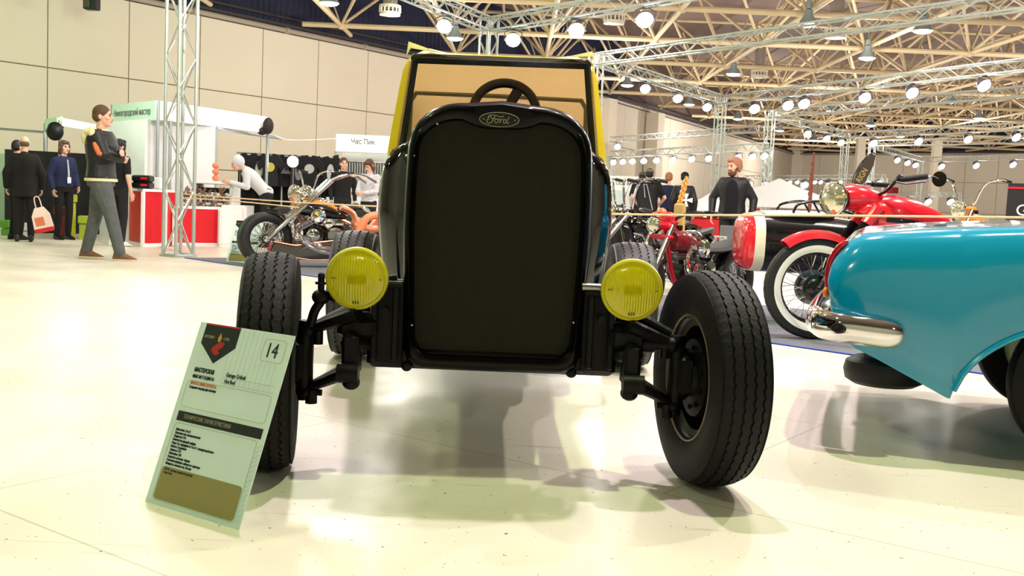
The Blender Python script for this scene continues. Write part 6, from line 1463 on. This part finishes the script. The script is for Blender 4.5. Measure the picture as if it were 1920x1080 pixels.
q = atY(1688, 360, 20); mb = MB(); a, b_ = atY(1668, 370, 20), atY(1712, 370, 20); mb = slab(a, b_, .7, 1.27, .04); mb.box(((a.x+b_.x)/2, a.y+.02, .35), (.05, .05, .7)); mb.box(((a.x+b_.x)/2, a.y+.05, .02), (.3, .3, .04)); single('poster_stand', mb, mat('grey_poster', (120, 108, 112), .7, noise=(9, .5)), 'grey poster stand behind the red fuel tank', 'sign', base=(a.x, a.y, 0))
# ------------------------------------------------------------------ lights
LP = .85
def point(name, loc, power, col=(1, 1, 1), r=.15):
    d = bpy.data.lights.new(name, 'POINT'); d.energy = power*LP; d.color = col; d.shadow_soft_size = r
    o = bpy.data.objects.new(name, d); COL.objects.link(o); o.location = loc; return o
WHT = (1.0, .94, .86); LIME = (.84, 1.0, .54); MAG = (1.0, .80, .94); GREEN = (.62, 1.0, .62)
# unseen lamps placed from the floor shadows, then hall lamps and added fills
point('hall_light', (1.75, 3.6, 6.5), 1150, LIME, .09)
point('hall_light', (.4, 5.6, 6.5), 1450, MAG, .09)
point('hall_light', (4.9, 7.5, 6.5), 1350, WHT, .09)
point('hall_light', (3.2, 9.7, 6.5), 900, MAG, .09)
point('hall_light', (-4.6, 6.8, 6.5), 480, LIME, .12)  # added fill left of the car
point('hall_light', (-4.2, 1.6, 6.5), 360, LIME, .15)  # added fill for the face of the board
point('hall_light', (-3.5, 11, 6.3), 500, WHT, .2)
point('hall_light', (7.5, 12, 6.3), 800, WHT, .2)
point('hall_light', (-9, -5, 6.5), 450, LIME, .2)  # added fill pair behind the viewer, other half on the next line
point('hall_light', (8, -6, 6.5), 420, WHT, .2)
point('hall_light', (-18, 4, 6.5), 700, GREEN, .2)
for x, y, p_, c_ in ((-9, 14, 420, GREEN), (-20, 24, 3600, GREEN), (-9, 26, 1400, GREEN), (-4.6, 14.4, 260, WHT), (-3.2, 18.2, 500, WHT), (-3, 17, 900, WHT), (3, 17, 900, WHT), (9, 17, 900, WHT), (-3, 29, 900, WHT), (2, 26, 1300, WHT), (9, 26, 1500, WHT), (16, 26, 1500, WHT), (-4, 36, 1900, WHT), (3, 42, 2200, WHT), (12, 38, 2200, WHT), (21, 38, 2200, WHT), (6, 54, 2200, WHT), (16, 52, 3000, WHT), (28, 52, 3000, WHT), (16, 72, 4000, WHT), (30, 70, 4000, WHT), (27, 94, 4500, WHT), (42, 80, 4500, WHT)):
    point('hall_light', (x, y, 5.6), p_*.5, c_, .3)  # general hall light; the green ones are added to tint the left wall
point('booth_fill', (-6.75, 15.7, 2.5), 55, (1, 1, 1), .1)  # added fill that lightens the shaded left panel of the booth
w = bpy.data.worlds.new('hall_air'); SC.world = w; w.use_nodes = True
w.node_tree.nodes['Background'].inputs[0].default_value = (.66, .84, .42, 1); w.node_tree.nodes['Background'].inputs[1].default_value = .16
# ------------------------------------------------------------------ camera
cd = bpy.data.cameras.new('camera'); cam = bpy.data.objects.new('camera', cd); COL.objects.link(cam)
cd.sensor_width = 36; cd.lens = 36*FPX/1920; cd.clip_end = 400; cd.clip_start = .05
Bk = -_F
cam.matrix_world = Matrix(((_R.x, _U.x, Bk.x, 0), (_R.y, _U.y, Bk.y, 0), (_R.z, _U.z, Bk.z, CAM_H), (0, 0, 0, 1)))
SC.camera = cam
vs_ = SC.view_settings; vs_.view_transform = 'Standard'; vs_.look = 'None'; vs_.exposure = 0; vs_.gamma = 1; vs_.use_curve_mapping = False
